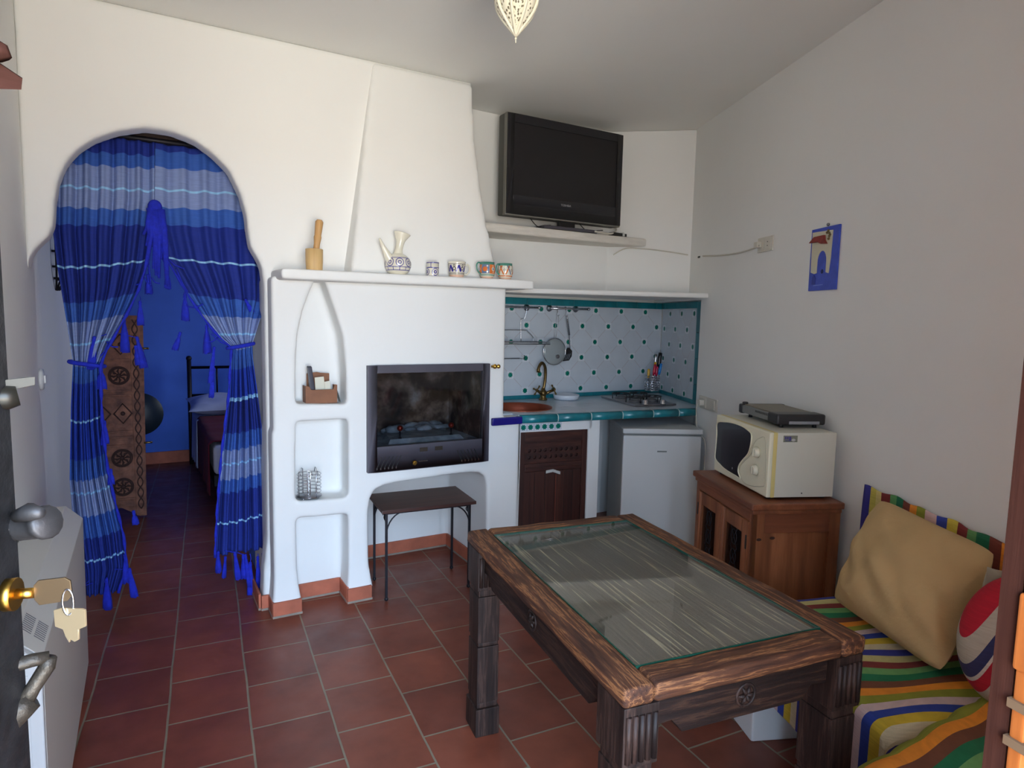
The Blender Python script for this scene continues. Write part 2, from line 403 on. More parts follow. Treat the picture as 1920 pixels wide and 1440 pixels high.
# ledge above the recess and the television shelf
led = [(1.80,3.42),(2.05,3.42),(3.168,2.985),(3.30,3.30),(2.83,3.66),(1.80,3.74)]
lg = MB().prism([(x,y,1.652+0.004) for x,y in led],(0,0,0.032)).build('trim_2', plaster, bevel=0.012, bseg=3); struct(lg)
ts = MB().prism([(1.70,3.45,2.01),(3.03,3.45,2.01),(2.82,3.66,2.01),(2.03,3.76,2.01),(1.70,3.74,2.01)],(0,0,0.055)).build('trim_3', mat('rough_white_wood', (214,210,202), 0.8, var=0.12, nscale=5, bumps=0.6, bscale=12, stretch=(1,6,6), bdist=0.01), bevel=0.014, bseg=3); struct(ts)

# bedroom seen through the arch
struct(MB().box((-2.2,7.14,0),(4.2,7.3,2.6)).build('wall_bedroom_back', bluewall))
struct(MB().box((-2.2,5.32,0),(-2.05,7.14,2.6)).build('wall_bedroom_left', bluewall))
struct(MB().box((-2.2,5.32,0),(-0.408,5.45,2.6)).build('wall_bedroom_near', bluewall))
struct(MB().box((-0.408,3.475,2.45),(0.9,4.15,2.6)).box((-0.408,4.15,2.45),(3.1,7.3,2.6)).box((-2.2,5.3,2.45),(-0.408,7.3,2.6)).build('ceiling_bedroom', bluewall))
struct(MB().box((3.0,4.05,0),(3.15,7.14,2.6)).build('wall_bedroom_right', bluewall))
struct(MB().box((0.53,4.06,0),(3.0,4.2,2.6)).build('wall_bedroom_front', bluewall))
struct(MB().box((0.53,3.885,0),(0.62,4.06,2.45)).build('trim_4', bluewall))
struct(MB().box((-2.0,7.12,0),(3.0,7.139,0.115)).build('baseboard_bedroom', terra_skirt))
struct(MB().box((-0.40,3.63,2.20),(0.52,3.70,2.44)).build('trim_5', wood('dark_lintel', (40,24,18),(58,36,28),(74,48,36),0)))

# ================================================================== FIREPLACE
fp = empty('fireplace', (1.2,3.5,0), 'white plastered fireplace with a dark glass firebox, pointed side niche and tapering chimney hood', 'fireplace')
body = MB()
body.prism([(0.52,YF,0),(1.915,YF,0),(1.915,YF+0.1,0),(1.80,YF+0.1,0),(1.80,3.9,0),(0.535,3.9,0)],(0,0,0.90))
body = MB()
yb = 3.88
outer = [(0.522,YF),(1.912,YF),(1.912,YF+0.10),(1.80,YF+0.10),(1.80,yb),(0.522,yb)]
bo = MB().prism([(x,y,0) for x,y in outer],(0,0,0.925)).build('plaster_body', plaster, fp)
upb = MB().box((0.530,YF,0.80),(1.80,yb,1.675))
t = upb.build('tmp', plaster, fp)
md = bo.modifiers.new('u','BOOLEAN'); md.operation='UNION'; md.object=t; md.solver='EXACT'
dg = bpy.context.evaluated_depsgraph_get(); dg.update()
me = bpy.data.meshes.new_from_object(bo.evaluated_get(dg)); bo.modifiers.clear(); bo.data = me; bpy.data.objects.remove(t)
def pcut(pts, depth, y0=YF-0.05):
    q = [onY(x,y,YF) for x,y in pts]; return MB().prism([(p.x,y0,p.z) for p in q],(0,depth+YF-y0,0))
n1 = pcut([(555,758),(555,694),(558,630),(568,583),(580,550),(590,528),(598,512),(611,530),(630,585),(644,630),(650,694),(651,758)], 0.15)
n2 = pcut([(555,941),(555,791),(654,786),(654,934)], 0.15)
n3 = MB(); q=[onY(555,973,YF), onY(654,964,YF)]
n3.prism([(0.634,YF-0.05,-0.05),(0.632,YF-0.05,q[0].z),(0.892,YF-0.05,q[1].z),(0.892,YF-0.05,-0.05)],(0,0.20,0))
rc_ = [(1.003,-0.05),(0.997,0.45),(1.003,0.53),(1.03,0.585),(1.09,0.607),(1.3,0.618),(1.55,0.622),(1.64,0.618),(1.685,0.59),(1.698,0.53),(1.70,0.4),(1.70,-0.05)]
n4 = MB().prism([(x,YF-0.05,z) for x,z in rc_],(0,0.60,0))
n5 = MB().box((1.02,YF-0.05,0.72),(1.655,3.68,1.215))
cut(bo, [n1,n2,n3,n4,n5])
def flare(p):
    p = p.copy()
    if p.z < 0.24 and p.y < YF+0.13 and p.z > 0.06:
        k = ((0.24-p.z)/0.18)**2
        for a_, b_ in ((0.52,0.634),(0.892,1.0)):
            if a_-0.02 < p.x < b_+0.02:
                if p.y < YF+0.02: p.y -= 0.012*k
                mid = (a_+b_)/2; p.x += (0.018 if p.x > mid else -0.012)*k*min(1, abs(p.x-mid)/0.04)
    return p
soften(bo, 0.0105, 7, flare)
# chimney hood
hood = MB().hexa([(0.905,3.195,1.70),(1.742,3.195,1.70),(1.80,3.76,1.70),(0.88,3.76,1.70),(1.055,3.322,2.785),(1.617,3.322,2.785),(1.62,3.76,2.785),(1.055,3.76,2.785)]).build('chimney_hood', plaster, fp)
bm = bmesh.new(); bm.from_mesh(hood.data); bmesh.ops.subdivide_edges(bm, edges=bm.edges, cuts=12, use_grid_fill=True)
for v_ in bm.verts:
    z = v_.co.z + 0; k = (z-1.70)/1.09
    if v_.co.x > 0.1: v_.co.x += -0.035*math.sin(PI*min(1,max(0,k)))*min(1, max(0, (v_.co.x-0.1)/0.3))
bm.to_mesh(hood.data); bm.free(); soften(hood, 0.018, 4)
# mantel shelf
mtl = MB().prism([(0.555,3.10,1.657),(1.905,3.09,1.664),(1.905,3.36,1.664),(1.80,3.70,1.664),(0.545,3.40,1.657)],(0,0,0.050)).build('mantel_shelf', plaster, fp)
bm = bmesh.new(); bm.from_mesh(mtl.data); bmesh.ops.triangulate(bm, faces=bm.faces); bm.to_mesh(mtl.data); bm.free()
soften(mtl, 0.008, 13)
# skirting tiles round the fireplace feet
sk = MB()
for lo, hi in [((0.510,3.198,0),(0.648,3.214,0.078)),((0.508,3.214,0),(0.518,3.325,0.078)),((0.880,3.198,0),(1.008,3.214,0.078)),((0.636,3.355,0),(0.89,3.368,0.085)),
               ((0.878,3.214,0),(0.890,3.36,0.085)),((1.0,3.758,0),(1.70,3.772,0.085)),((1.684,3.25,0),(1.697,3.76,0.085)),((0.475,3.316,0),(0.508,3.328,0.078)),((0.462,3.328,0),(0.474,3.6,0.085))]:
    sk.box(lo, hi, 0)
    sk.box((lo[0]-0.003,lo[1]-0.003,0),(hi[0]+0.003,hi[1]+0.003,0.014),1)
struct(sk.build('baseboard_fireplace', [terra_skirt, groutm], bevel=0.0015, bseg=1))
# fire insert
fi = MB()
def rectframe(mb, x0,x1,z0,z1,ix0,ix1,iz0,iz1,y0,y1,m=0):
    mb.box((x0,y0,z0),(ix0,y1,z1),m); mb.box((ix1,y0,z0),(x1,y1,z1),m); mb.box((ix0,y0,z0),(ix1,y1,iz0),m); mb.box((ix0,y0,iz1),(ix1,y1,z1),m)
fx0,fx1,fz0,fz1 = 0.986,1.693,0.684,1.244
rectframe(fi, fx0,fx1,fz0,fz1, 1.036,1.650,0.818,1.203, 3.196,3.224)
frm = mat('firebox_steel', (82,80,90), 0.45, 0.3, var=0.1, nscale=6)
insert = fi.build('firebox_frame', frm, fp, bevel=0.003)
ib = MB()
ib.box((1.03,3.655,0.74),(1.65,3.67,1.21)).box((1.022,3.226,0.74),(1.034,3.66,1.21)).box((1.646,3.226,0.74),(1.658,3.66,1.21)).box((1.022,3.226,1.203),(1.658,3.67,1.213))
m, nt, b = newmat('sooty_brick'); v = coords(nt); n = noise(nt, v, 7, 8, 0.6)
nt.links.new(ramp(nt, n, [(0.3, srgb(26,24,28)), (0.47, srgb(66,54,50)), (0.58, srgb(126,108,98)), (0.72, srgb(176,170,168))]), b.inputs['Base Color']); b.inputs['Roughness'].default_value = 0.95
ib.build('firebox_lining', m, fp)
m2, nt, b = newmat('grey_ash'); v = coords(nt); n = noise(nt, v, 12, 8, 0.65)
nt.links.new(ramp(nt, n, [(0.3, srgb(108,118,126)), (0.7, srgb(186,196,206))]), b.inputs['Base Color']); b.inputs['Roughness'].default_value = 0.95; bump(nt, b, n, 0.6, 0.02)
ib2 = MB().box((1.034,3.226,0.775),(1.646,3.655,0.812)); ib2.hexa([(1.12,3.27,0.812),(1.57,3.27,0.812),(1.54,3.52,0.812),(1.16,3.52,0.812),(1.14,3.29,0.835),(1.55,3.29,0.835),(1.52,3.5,0.835),(1.18,3.5,0.835)])
random.seed(3)
for k in range(26):
    x=random.uniform(1.1,1.6); ib2.ball((x,random.uniform(3.50,3.63),0.82+random.uniform(0,0.03)), random.uniform(0.015,0.045), 8,5,0,(1.3,0.8,0.6))
ib2.build('ash_bed', m2, fp)
MB().box((1.036,3.206,0.818),(1.650,3.210,1.203)).build('glass_pane', smokeglass, fp)
for cx, sl in ((1.10,1),(1.56,-1)):
    for k in range(6):
        x = cx + (k-2.5)*0.021
        MB().prism([(x-0.014*sl-0.0025,3.1945,0.705),(x-0.014*sl+0.0025,3.1945,0.705),(x+0.014*sl+0.0025,3.1945,0.765),(x+0.014*sl-0.0025,3.1945,0.765)],(0,0.004,0),0).build('air_vent_slot', blackm, insert)
        x -= 0.014*sl; MB().box((x-0.004,3.192,0.697),(x+0.003,3.196,0.708)).build('vent_lever', chrome, insert)
kb = MB().lathe((1.235,3.196,0.722),[(0.006,0),(0.006,0.012),(0.012,0.018),(0.013,0.026),(0.008,0.032)],14,axis=(0,-1,0)); tag(kb.build('brass_knob', brass, fp), 'small brass knob')
MB().box((1.262,3.190,0.7215),(1.315,3.196,0.7255)).build('slider_bar', chrome, fp)
for x in (1.272,1.36): MB().box((x,3.193,0.775),(x+0.044,3.196,0.797)).build('rating_plate', mat('dull_plate', (52,44,38), 0.5, 0.4), insert)
hb = MB().lathe((1.697,3.19,1.228),[(0.007,0),(0.007,0.01),(0.013,0.014),(0.014,0.024),(0.008,0.03),(0.008,0.034),(0.013,0.04),(0.010,0.05)],14,axis=(1,-0.15,0)); hb.build('brass_hinge_finial', brass, fp)
for (px,py,r_) in ((750,803,0.0165),(846,797,0.0165)):
    p = onY(px, py, 3.30); a1 = empty('andiron', (p.x, p.y, 0.813), 'red copper ball andiron standing %s inside the firebox glass' % ('on the left' if px<800 else 'on the right'), 'andiron')
    MB().ball(p, r_, 16, 10).build('ball', mat('red_copper', (150,52,40), 0.3, 0.6), a1)
    MB().lathe((p.x,p.y,0.835),[(0.011,0),(0.004,0.008),(0.004,max(0.02,p.z-0.835-r_+0.004))],12).build('stem', iron, a1)

# cobalt edging tile on the fireplace face
tb = MB().prism([(1.712,3.196,0.885),(1.915,3.196,0.885),(1.915,3.196,0.930),(1.712,3.196,0.930)],(0,0.021,0)).build('edging_tile', cobalt, bevel=0.008, bseg=3)
tag(tb, 'single cobalt blue edging tile on the white fireplace wall beside the teal worktop edge', 'tile')

# ================================================================== KITCHEN RECESS
KF = lambda x, off=0: 3.232-0.132*(x-1.915)+off           # front line of the counter
cf0, cf1 = (1.918, KF(1.918)), (3.178, KF(3.178))
ct = empty('kitchen_worktop', (2.6,3.5,0.87), 'white tiled worktop with teal bullnose edge set in the kitchen recess', 'worktop')
top = MB(); ctp = [(1.918,KF(1.918,.02)),(3.178,KF(3.178,.02)),(wallx(3.085)-0.004,3.085),(wallx(3.095)+0.078,3.095),(3.605,3.905),(1.803,3.905),(1.803,3.325),(1.918,3.325)]
tt = top.prism([(x,y,0.88) for x,y in ctp],(0,0,0.05)).build('tiled_top', [tilewhite], ct)
cut(tt, [MB().lathe((2.10,3.54,0.80),[(0.205,0),(0.205,0.3)],40)])
gr = MB()
dl = Vector((math.cos(R(7.5)), -math.sin(R(7.5)), 0)); dn = Vector((math.sin(R(7.5)), math.cos(R(7.5)), 0))
O_ = Vector((1.92, 3.26, 0.9305))
def inside(p):
    if (p.x-2.10)**2+(p.y-3.54)**2 < 0.235**2: return False
    if p.x > wallx(p.y)-0.02 or p.x < 1.82 or p.y > 3.88: return False
    if p.y < KF(p.x, 0.03): return False
    if 2.5 < p.x and (p-Vector((2.5,3.3,0))).length > 0 and p.x > 2.62+0.45*(p.y-3.4): return False
    return True
for i in range(-1, 9):
    for j in range(0, 6):
        c = O_ + dl*(i*0.15+(0.075 if j%2 else 0)) + dn*(0.03+j*0.112)
        if not inside(c): continue
        for q in (dl*1, dn*1):
            pass
        w_ = 0.021; h_ = 0.005
        gr.add([c-dl*w_-dn*h_, c+dl*w_-dn*h_, c+dl*w_+dn*h_, c-dl*w_+dn*h_], [(0,1,2,3)])
tt.data.materials.append(mat('grey_inlay', (96,92,104), 0.4))
bm = bmesh.new(); bm.from_mesh(tt.data); o_ = wloc(ct)
for f_i in range(0, len(gr.v), 4):
    fc = bm.faces.new([bm.verts.new(gr.v[f_i+q]-o_) for q in range(4)]); fc.material_index = 1
bm.to_mesh(tt.data); bm.free()
# bullnose edge, glazed pieces with pale joints
ed = MB(); L = (Vector((cf1[0],cf1[1],0))-Vector((cf0[0],cf0[1],0))); Ln = L.length; Ld = L.normalized(); Lp = Vector((Ld.y,-Ld.x,0))
prof = [(0.02,0.0),(-0.004,0.0),(-0.012,0.006),(-0.014,0.022),(-0.011,0.038),(-0.002,0.047),(0.02,0.049)]
cuts_ = [0,0.245,0.475,0.70,0.93,1.13,Ln]
for a_, b_ in zip(cuts_[:-1], cuts_[1:]):
    for s0, s1, mi in ((a_+0.002, b_-0.003, 0), (b_-0.003, b_+0.002, 1)):
        if mi and b_ == Ln: continue
        base = Vector((cf0[0], cf0[1], 0.882))
        loop = [base+Ld*s0-Lp*u+Vector((0,0,z)) for u, z in prof]
        ed.prism(loop, Ld*(s1-s0), mi, True)
tag(ed.build('bullnose_edge', [teal, joint_w], ct), 'teal glazed edge tiles')
# tiled backsplash (back and side)
bs = empty('backsplash', (2.6,3.9,0.93), 'white diamond tiles with green stars and a teal border above the worktop', 'backsplash')
YB = 3.905
def star(mb, c, ax, az, r, m):
    k = []
    for i in range(16):
        rr_ = r if i % 2 == 0 else r*0.72; an = PI*i/8+PI/8
        k.append(c+ax*(rr_*math.cos(an))+az*(rr_*math.sin(an)))
    mb.add([c]+k, [(0, 1+i, 1+(i+1)%16) for i in range(16)], m)
def tiles(name, P0, ax, n, length, z0, z1, dots, hx, hz, par):
    mb = MB(); az = Vector((0,0,1)); P0 = Vector(P0)
    mb.prism([P0+az*z0, P0+ax*length+az*z0, P0+ax*length+az*z1, P0+az*z1], -n*0.006, 0)
    e1 = n*0.0012
    for (u, z, s_) in dots:
        # white square chip under the star
        q = 0.027
        mb.add([P0+ax*(u-q)+az*(z-q)+e1*0.6, P0+ax*(u+q)+az*(z-q)+e1*0.6, P0+ax*(u+q)+az*(z+q)+e1*0.6, P0+ax*(u-q)+az*(z+q)+e1*0.6], [(0,1,2,3)], 3)
        star(mb, P0+ax*u+az*z+e1, ax, az, 0.021, 1)
        for dx, dz in ((1,1),(-1,1)):
            u1, zz1 = u+dx*hx, z+dz*hz
            if zz1 > z1-0.001 or not (0 < u1 < length): 
                t_ = 1.0
                if zz1 > z1: t_ = min(t_, (z1-z)/hz)
                if u1 > length: t_ = min(t_, (length-u)/hx)
                if u1 < 0: t_ = min(t_, u/hx)
                u1, zz1 = u+dx*hx*t_, z+dz*hz*t_
            dv = Vector((u1-u, zz1-z)); 
            if dv.length < 0.04: continue
            dv.normalize(); pv = Vector((-dv.y, dv.x))*0.0013; st = Vector((u,z))+dv*0.025; en = Vector((u1,zz1))-dv*(0.025 if zz1<z1-0.01 else 0)
            pts = [st-pv, en-pv, en+pv, st+pv]
            mb.add([P0+ax*p_[0]+az*p_[1]+e1*0.4 for p_ in pts], [(0,1,2,3)] , 2)
    return mb.build(name, [tilewhite, starg, lineg, mat('chip_white', (208,214,220), 0.3)], par)
dots = []
zr = [1.571,1.4545,1.3365,1.222,1.1055,0.990]
for i, z in enumerate(zr):
    u0 = (2.951 if i%2==0 else 2.831)-1.803
    for k in range(-6, 6):
        u = u0+k*0.2425
        if 0.03 < u < 1.79: dots.append((u, z, 0))
tiles('back_tiles', (1.803,YB-0.007,0), Vector((1,0,0)), Vector((0,-1,0)), 1.806, 0.955, 1.598, dots, 0.12125, 0.1165, bs)
side0 = Vector((wallx(3.275), 3.275, 0)) + WN*0.074
dots = []
for i, z in enumerate(zr):
    u0 = 0.064 if i%2==0 else 0.177
    for k in range(4):
        u = u0+k*0.224
        if u < 0.66: dots.append((u, z-0.01, 0))
tiles('side_tiles', side0, WT, -WN, 0.675, 0.955, 1.598, dots, 0.112, 0.1165, bs)
bd = MB()
def strip(mb, P0, ax, n, length, z0, z1, seg, off=0.0):
    az = Vector((0,0,1)); u = 0; k = 0; c_ = [0]+[x for x in seg if x < length]+[length]
    for a_, b_ in zip(c_[:-1], c_[1:]):
        mb.prism([P0+ax*(a_+0.002)+az*z0, P0+ax*(b_-0.002)+az*z0, P0+ax*(b_-0.002)+az*z1, P0+ax*(a_+0.002)+az*z1], n*0.012, 0)
        if b_ < length: mb.prism([P0+ax*(b_-0.002)+az*z0, P0+ax*(b_+0.002)+az*z0, P0+ax*(b_+0.002)+az*z1, P0+ax*(b_-0.002)+az*z1], n*0.0115, 1)
Pb = Vector((1.803,YB-0.004,0)); sg = [0.2*k+0.14 for k in range(9)]
strip(bd, Pb, Vector((1,0,0)), Vector((0,-1,0)), 1.804, 1.598, 1.645, sg)
bd.build('top_border', [teal, joint_w], bs, bevel=0.002, bseg=1)
bd = MB(); strip(bd, Pb, Vector((1,0,0)), Vector((0,-1,0)), 1.804, 0.9305, 0.958, sg); bd.build('lower_border', [teal, joint_w], bs, bevel=0.002, bseg=1)
bd = MB(); strip(bd, side0-WT*0.0, WT, -WN, 0.66, 1.598, 1.645, [0.2,0.4,0.6]); bd.build('side_top_border', [teal, joint_w], bs, bevel=0.002, bseg=1)
bd = MB(); strip(bd, side0-WT*0.0, WT, -WN, 0.66, 0.9305, 0.958, [0.2,0.4,0.6]); bd.build('side_lower_border', [teal, joint_w], bs, bevel=0.002, bseg=1)
bd = MB(); az = Vector((0,0,1)); zc_ = [0.9305,1.07,1.25,1.43,1.645]
for a_, b_ in zip(zc_[:-1], zc_[1:]):
    p = side0-WT*0.068; bd.prism([p+az*(a_+0.002), p+WT*0.066+az*(a_+0.002), p+WT*0.066+az*(b_-0.002), p+az*(b_-0.002)], -WN*0.012, 0)
    if b_ < 1.6: bd.prism([p+az*(b_-0.002), p+WT*0.066+az*(b_-0.002), p+WT*0.066+az*(b_+0.002), p+az*(b_+0.002)], -WN*0.0115, 1)
bd.build('vertical_border', [teal, joint_w], bs, bevel=0.002, bseg=1)

# copper sink, tap, dish, hob
sk_ = MB(); sk_.lathe((2.10,3.54,0),[(0.03,0.80),(0.12,0.805),(0.17,0.84),(0.195,0.90),(0.200,0.932),(0.207,0.936),(0.204,0.928),(0.199,0.895),(0.174,0.835),(0.12,0.798),(0.03,0.793)],44)
snk = tag(sk_.build('sink', copper), 'round hammered copper sink sunk into the white tiled worktop', 'sink')
tp = empty('tap', (2.40,3.80,0.931), 'aged brass mixer tap with curved spout and two cross handles behind the copper sink', 'tap')
B = onY(1018,752,3.80); bx_ = B.x; by = 3.80
MB().lathe((bx_,by,0.931),[(0.03,0),(0.03,0.008),(0.02,0.018),(0.022,0.035),(0.028,0.045),(0.026,0.06),(0.016,0.07),(0.012,0.085)],18).build('base', oldbrass, tp)
top_ = onY(1006,678,3.70)
sp_ = catmull([(bx_,by,0.995),(bx_+0.012,by-0.002,1.07),(bx_+0.008,by-0.01,1.14),(bx_-0.010,by-0.02,1.180),(bx_-0.040,by-0.034,1.196),(bx_-0.068,by-0.046,1.172),(bx_-0.076,by-0.050,1.148)],8)
MB().tube(sp_, 0.0105, 12).lathe((bx_-0.076,by-0.050,1.132),[(0.013,0),(0.013,0.022),(0.011,0.026)],14).build('spout', oldbrass, tp)
for sgn in (-1,1):
    d = Vector((sgn*0.8,-0.35,0.42)).normalized(); s0 = Vector((bx_,by,0.968)); e_ = s0+d*0.085
    MB().tube([s0,e_], [0.011,0.009], 10).build('valve_stem', oldbrass, tp)
    hm = MB(); A_ = d.orthogonal().normalized(); B_ = d.cross(A_)
    for k in range(4):
        q = A_*math.cos(k*PI/2+0.6)+B_*math.sin(k*PI/2+0.6); hm.tube([e_, e_+q*0.030],[0.0045,0.0055],8); hm.ball(e_+q*0.032, 0.0075, 8, 6)
    hm.ball(e_+d*0.003, 0.011, 10, 6); hm.build('cross_handle', oldbrass, tp)
sd = tag(MB().lathe((onZ(1073,748,0.931).x-0.05, 3.78,0.931),[(0.078,0),(0.088,0.004),(0.095,0.034),(0.091,0.036),(0.084,0.008),(0.02,0.006)],30).build('round_dish', mat('white_ceramic', (222,228,236), 0.2, coat=0.4)), 'low white round dish on the worktop behind the sink', 'dish')
A_ = onZ(1110,741,0.931); B_ = onZ(1191,763,0.931); C_ = onZ(1268,760,0.931); 
hx_ = (C_-B_).normalized(); A_ = B_+(A_-B_).normalized()*0.50
D_ = A_+(C_-B_)
hobE = empty('gas_hob', (B_.x,B_.y,0.931), 'stainless gas hob with black pan supports and round knobs on the worktop', 'hob')
hb_ = MB().prism([A_,B_,C_,D_],(0,0,0.012)).build('hob_plate', mat('brushed_steel', (150,148,150), 0.35, 0.9), hobE, bevel=0.003)
cw = (C_-B_).length; u_ = (C_-B_)/cw; v_ = (A_-B_)/0.5
for (a_, b_) in ((0.26,0.30),(0.72,0.34),(0.28,0.72),(0.74,0.74)):
    c = B_+u_*(cw*a_)+v_*(0.5*b_)+Vector((0,0,0.012))
    MB().lathe(c,[(0.045,0),(0.045,0.006),(0.03,0.010),(0.03,0.018),(0.006,0.020)],20).build('burner', mat('burner_grey', (120,120,124), 0.4, 0.7), hobE)
    g_ = MB(); s_ = cw*0.22
    for q in (u_, v_):
        g_.tube([c-q*s_+Vector((0,0,0.0)), c-q*s_+Vector((0,0,0.034)), c-q*0.02+Vector((0,0,0.034))], 0.0035, 6)
        g_.tube([c+q*s_+Vector((0,0,0.0)), c+q*s_+Vector((0,0,0.034)), c+q*0.02+Vector((0,0,0.034))], 0.0035, 6)
    g_.tube([c+Vector((0,0,0.034))+(u_*math.cos(t)+v_*math.sin(t))*s_*0.9 for t in [2*PI*i/20 for i in range(20)]], 0.0035, 6, closed=True)
    g_.build('pan_support', blackm, hobE)
for px, py in ((1210,754),(1243,753)):
    c = onZ(px, py+5, 0.944); MB().lathe((c.x,c.y,0.943),[(0.020,0),(0.020,0.004),(0.017,0.007),(0.017,0.030),(0.014,0.033)],18, mats=[1,0,0,0]).build('control_knob', [chrome, blackm], hobE)

# cutlery basket with its utensils, standing on the hob's rear corner
bc = onY(1222,742,3.66); bz = 0.980
cbx = Vector((bc.x, 3.66, bz))
cbk = MB()
for k in range(7): cbk.tube([cbx+Vector((0.054*math.cos(t),0.054*math.sin(t),0.004+k*0.018)) for t in [2*PI*i/20 for i in range(20)]], 0.0030, 6, closed=True)
for k in range(8):
    t = 2*PI*k/8; cbk.tube([cbx+Vector((0.054*math.cos(t),0.054*math.sin(t),0.002)), cbx+Vector((0.054*math.cos(t),0.054*math.sin(t),0.113))], 0.0018, 6)
cbk.lathe(cbx,[(0.044,0),(0.044,0.003)],20)
for q in ((-.03,-.03),(.03,-.03),(.03,.03),(-.03,.03)): cbk.tube([cbx+Vector((q[0],q[1],0)), cbx+Vector((q[0],q[1],-0.003))],0.003,6)
tag(cbk.build('cutlery_basket', chrome), 'round chrome wire cutlery basket at the back corner of the hob', 'basket')
ut = [('kitchen_knife','red handled kitchen knife in the chrome cutlery basket',(184,24,60),-0.030,-0.02,0.004,0.20),
      ('table_fork','crimson handled fork standing beside the red knife in the cutlery basket',(168,28,70),0.000,-0.03,0.012,0.185),
      ('spoon','yellow handled spoon at the left of the cutlery basket',(206,160,50),-0.044,0.0,-0.040,0.165),
      ('vegetable_peeler','yellow handled peeler in the middle of the cutlery basket',(215,160,30),0.014,0.0,0.022,0.215),
      ('table_knife','blue handled knife leaning right in the cutlery basket',(20,130,210),0.020,-0.02,0.062,0.205),
      ('ladle','shiny steel handled ladle, tall in the cutlery basket',(190,190,190),0.024,0.02,0.044,0.275),
      ('carving_knife','black handled carving knife, tallest in the cutlery basket',(18,20,22),0.040,0.01,0.078,0.285)]
for nm, lb, cl, dx, dy, tx, h in ut:
    b0 = cbx+Vector((dx,dy,0.006)); t0 = cbx+Vector((tx,dy,h)); d = (t0-b0)
    e_ = empty(nm, b0, lb, 'cutlery')
    mm = mat('handle_'+nm, cl, 0.25, 1.0 if nm=='ladle' else 0.0)
    hl = 0.42; p = b0+d*(1-hl)
    wd = 0.016 if 'carving' in nm else 0.0105
    MB().tube([p, p+d*hl*0.3, p+d*hl*0.8, t0],[wd*0.7,wd,wd,wd*0.8],8).build('handle', mm, e_)
    MB().prism([b0+Vector((-0.006,0,0)), b0+Vector((0.006,0,0)), p+Vector((0.005,0,0)), p+Vector((-0.005,0,0))],(0,0.0015,0)).build('blade', chrome, e_)

# hanging rails with rack, lid and spatula
zr_ = 1.578
def rail(name, x0, x1, label):
    e_ = empty(name, ((x0+x1)/2,3.86,zr_), label, 'rail')
    MB().tube([(x0,3.855,zr_),(x1,3.855,zr_)],0.0075,12).ball((x1,3.855,zr_),0.012,10,8).ball((x0,3.855,zr_),0.012,10,8).build('bar', chrome, e_)
    for x in (x0+0.03 if x0>2.2 else x0+0.12, x1-0.08 if x1<2.6 else x1-0.09):
        MB().lathe((x,3.897,zr_),[(0.024,0),(0.024,0.004),(0.010,0.008),(0.010,0.035)],18,axis=(0,-1,0)).build('wall_flange', steel, e_)
rail('utensil_rail', 1.86, onY(1011,580,3.855).x, 'shorter chrome utensil rail above the sink, left of the two rails')
rail('utensil_rail', onY(1029,580,3.855).x, onY(1104,580,3.855).x, 'chrome utensil rail right of the sink holding lid and spatula')
def hook(x, z, lab, y=3.855):
    c = Vector((x,y,z))
    pts = [c+Vector((0,0.012*math.cos(t)-0.000,0.013*math.sin(t))) for t in [R(200-20*i) for i in range(10)]] + [c+Vector((-0.004,-0.016,-0.02)), c+Vector((-0.012,-0.016,-0.042)), c+Vector((-0.006,-0.022,-0.052)), c+Vector((0.006,-0.024,-0.046))]
    tag(MB().tube(catmull(pts,3), 0.0022, 6).build('hanging_hook', chrome), lab, 'hook')
xa = 2.385; xl = onY(1045,580,3.85).x; xs = onY(1061,580,3.85).x
hook(xl, zr_, 'chrome hook holding the glass lid on the right utensil rail')
hook(xs, zr_, 'chrome hook holding the slotted spatula on the right utensil rail')
# plate rack hanging from the left rail
rk = empty('dish_rack', (2.2,3.82,1.35), 'chrome wire dish rack hanging from the left utensil rail above the sink', 'rack')
q = lambda px,py,y=3.86: onY(px,py,y)
p1=q(984,582); p2=q(977,600); p3=q(977,641)
MB().tube(catmull([(p1.x,3.845,zr_+0.006),(p1.x+0.004,3.838,zr_-0.01),(p1.x-0.01,3.845,p2.z+0.01),(p2.x,3.86,p2.z),(p3.x,3.86,p3.z)],5),0.0025,6).build('hanger_wire', chrome, rk)
zt = q(990,619).z; zb = q(990,640).z
MB().tube(catmull([(1.84,3.86,zt),(2.1,3.86,zt),(q(998,0).x,3.86,zt),(q(1004,0).x,3.86,zt-0.01),(q(1015,0).x,3.86,zb+0.03),(q(1015,0).x,3.86,zb)],5),0.0028,6).build('top_wire', chrome, rk)
tr = MB()
for y in (3.87,3.82,3.77,3.70): tr.tube([(1.84,y,zb),(2.42,y,zb)],0.0024,6)
for k in range(20): x = 1.86+k*0.028; tr.tube([(x,3.87,zb),(x,3.70,zb)],0.0014,5)
tr.tube([(1.84,3.70,zb-0.012),(2.42,3.70,zb-0.012)],0.004,6)
tr.build('wire_tray', chrome, rk)
zz = q(990,672).z
tb_ = MB().tube([(1.84,3.875,zz),(q(993,0).x,3.875,zz)],0.004,8); 
xq = q(991,0).x; tb_.tube([(xq,3.895,zz),(xq,3.84,zz),(xq+0.022,3.84,zz),(xq+0.022,3.84,zz+0.022),(xq,3.84,zz+0.022)],0.003,6)
tag(tb_.build('towel_bar', chrome), 'thin chrome towel bar on the tiles below the wire dish rack', 'rail')
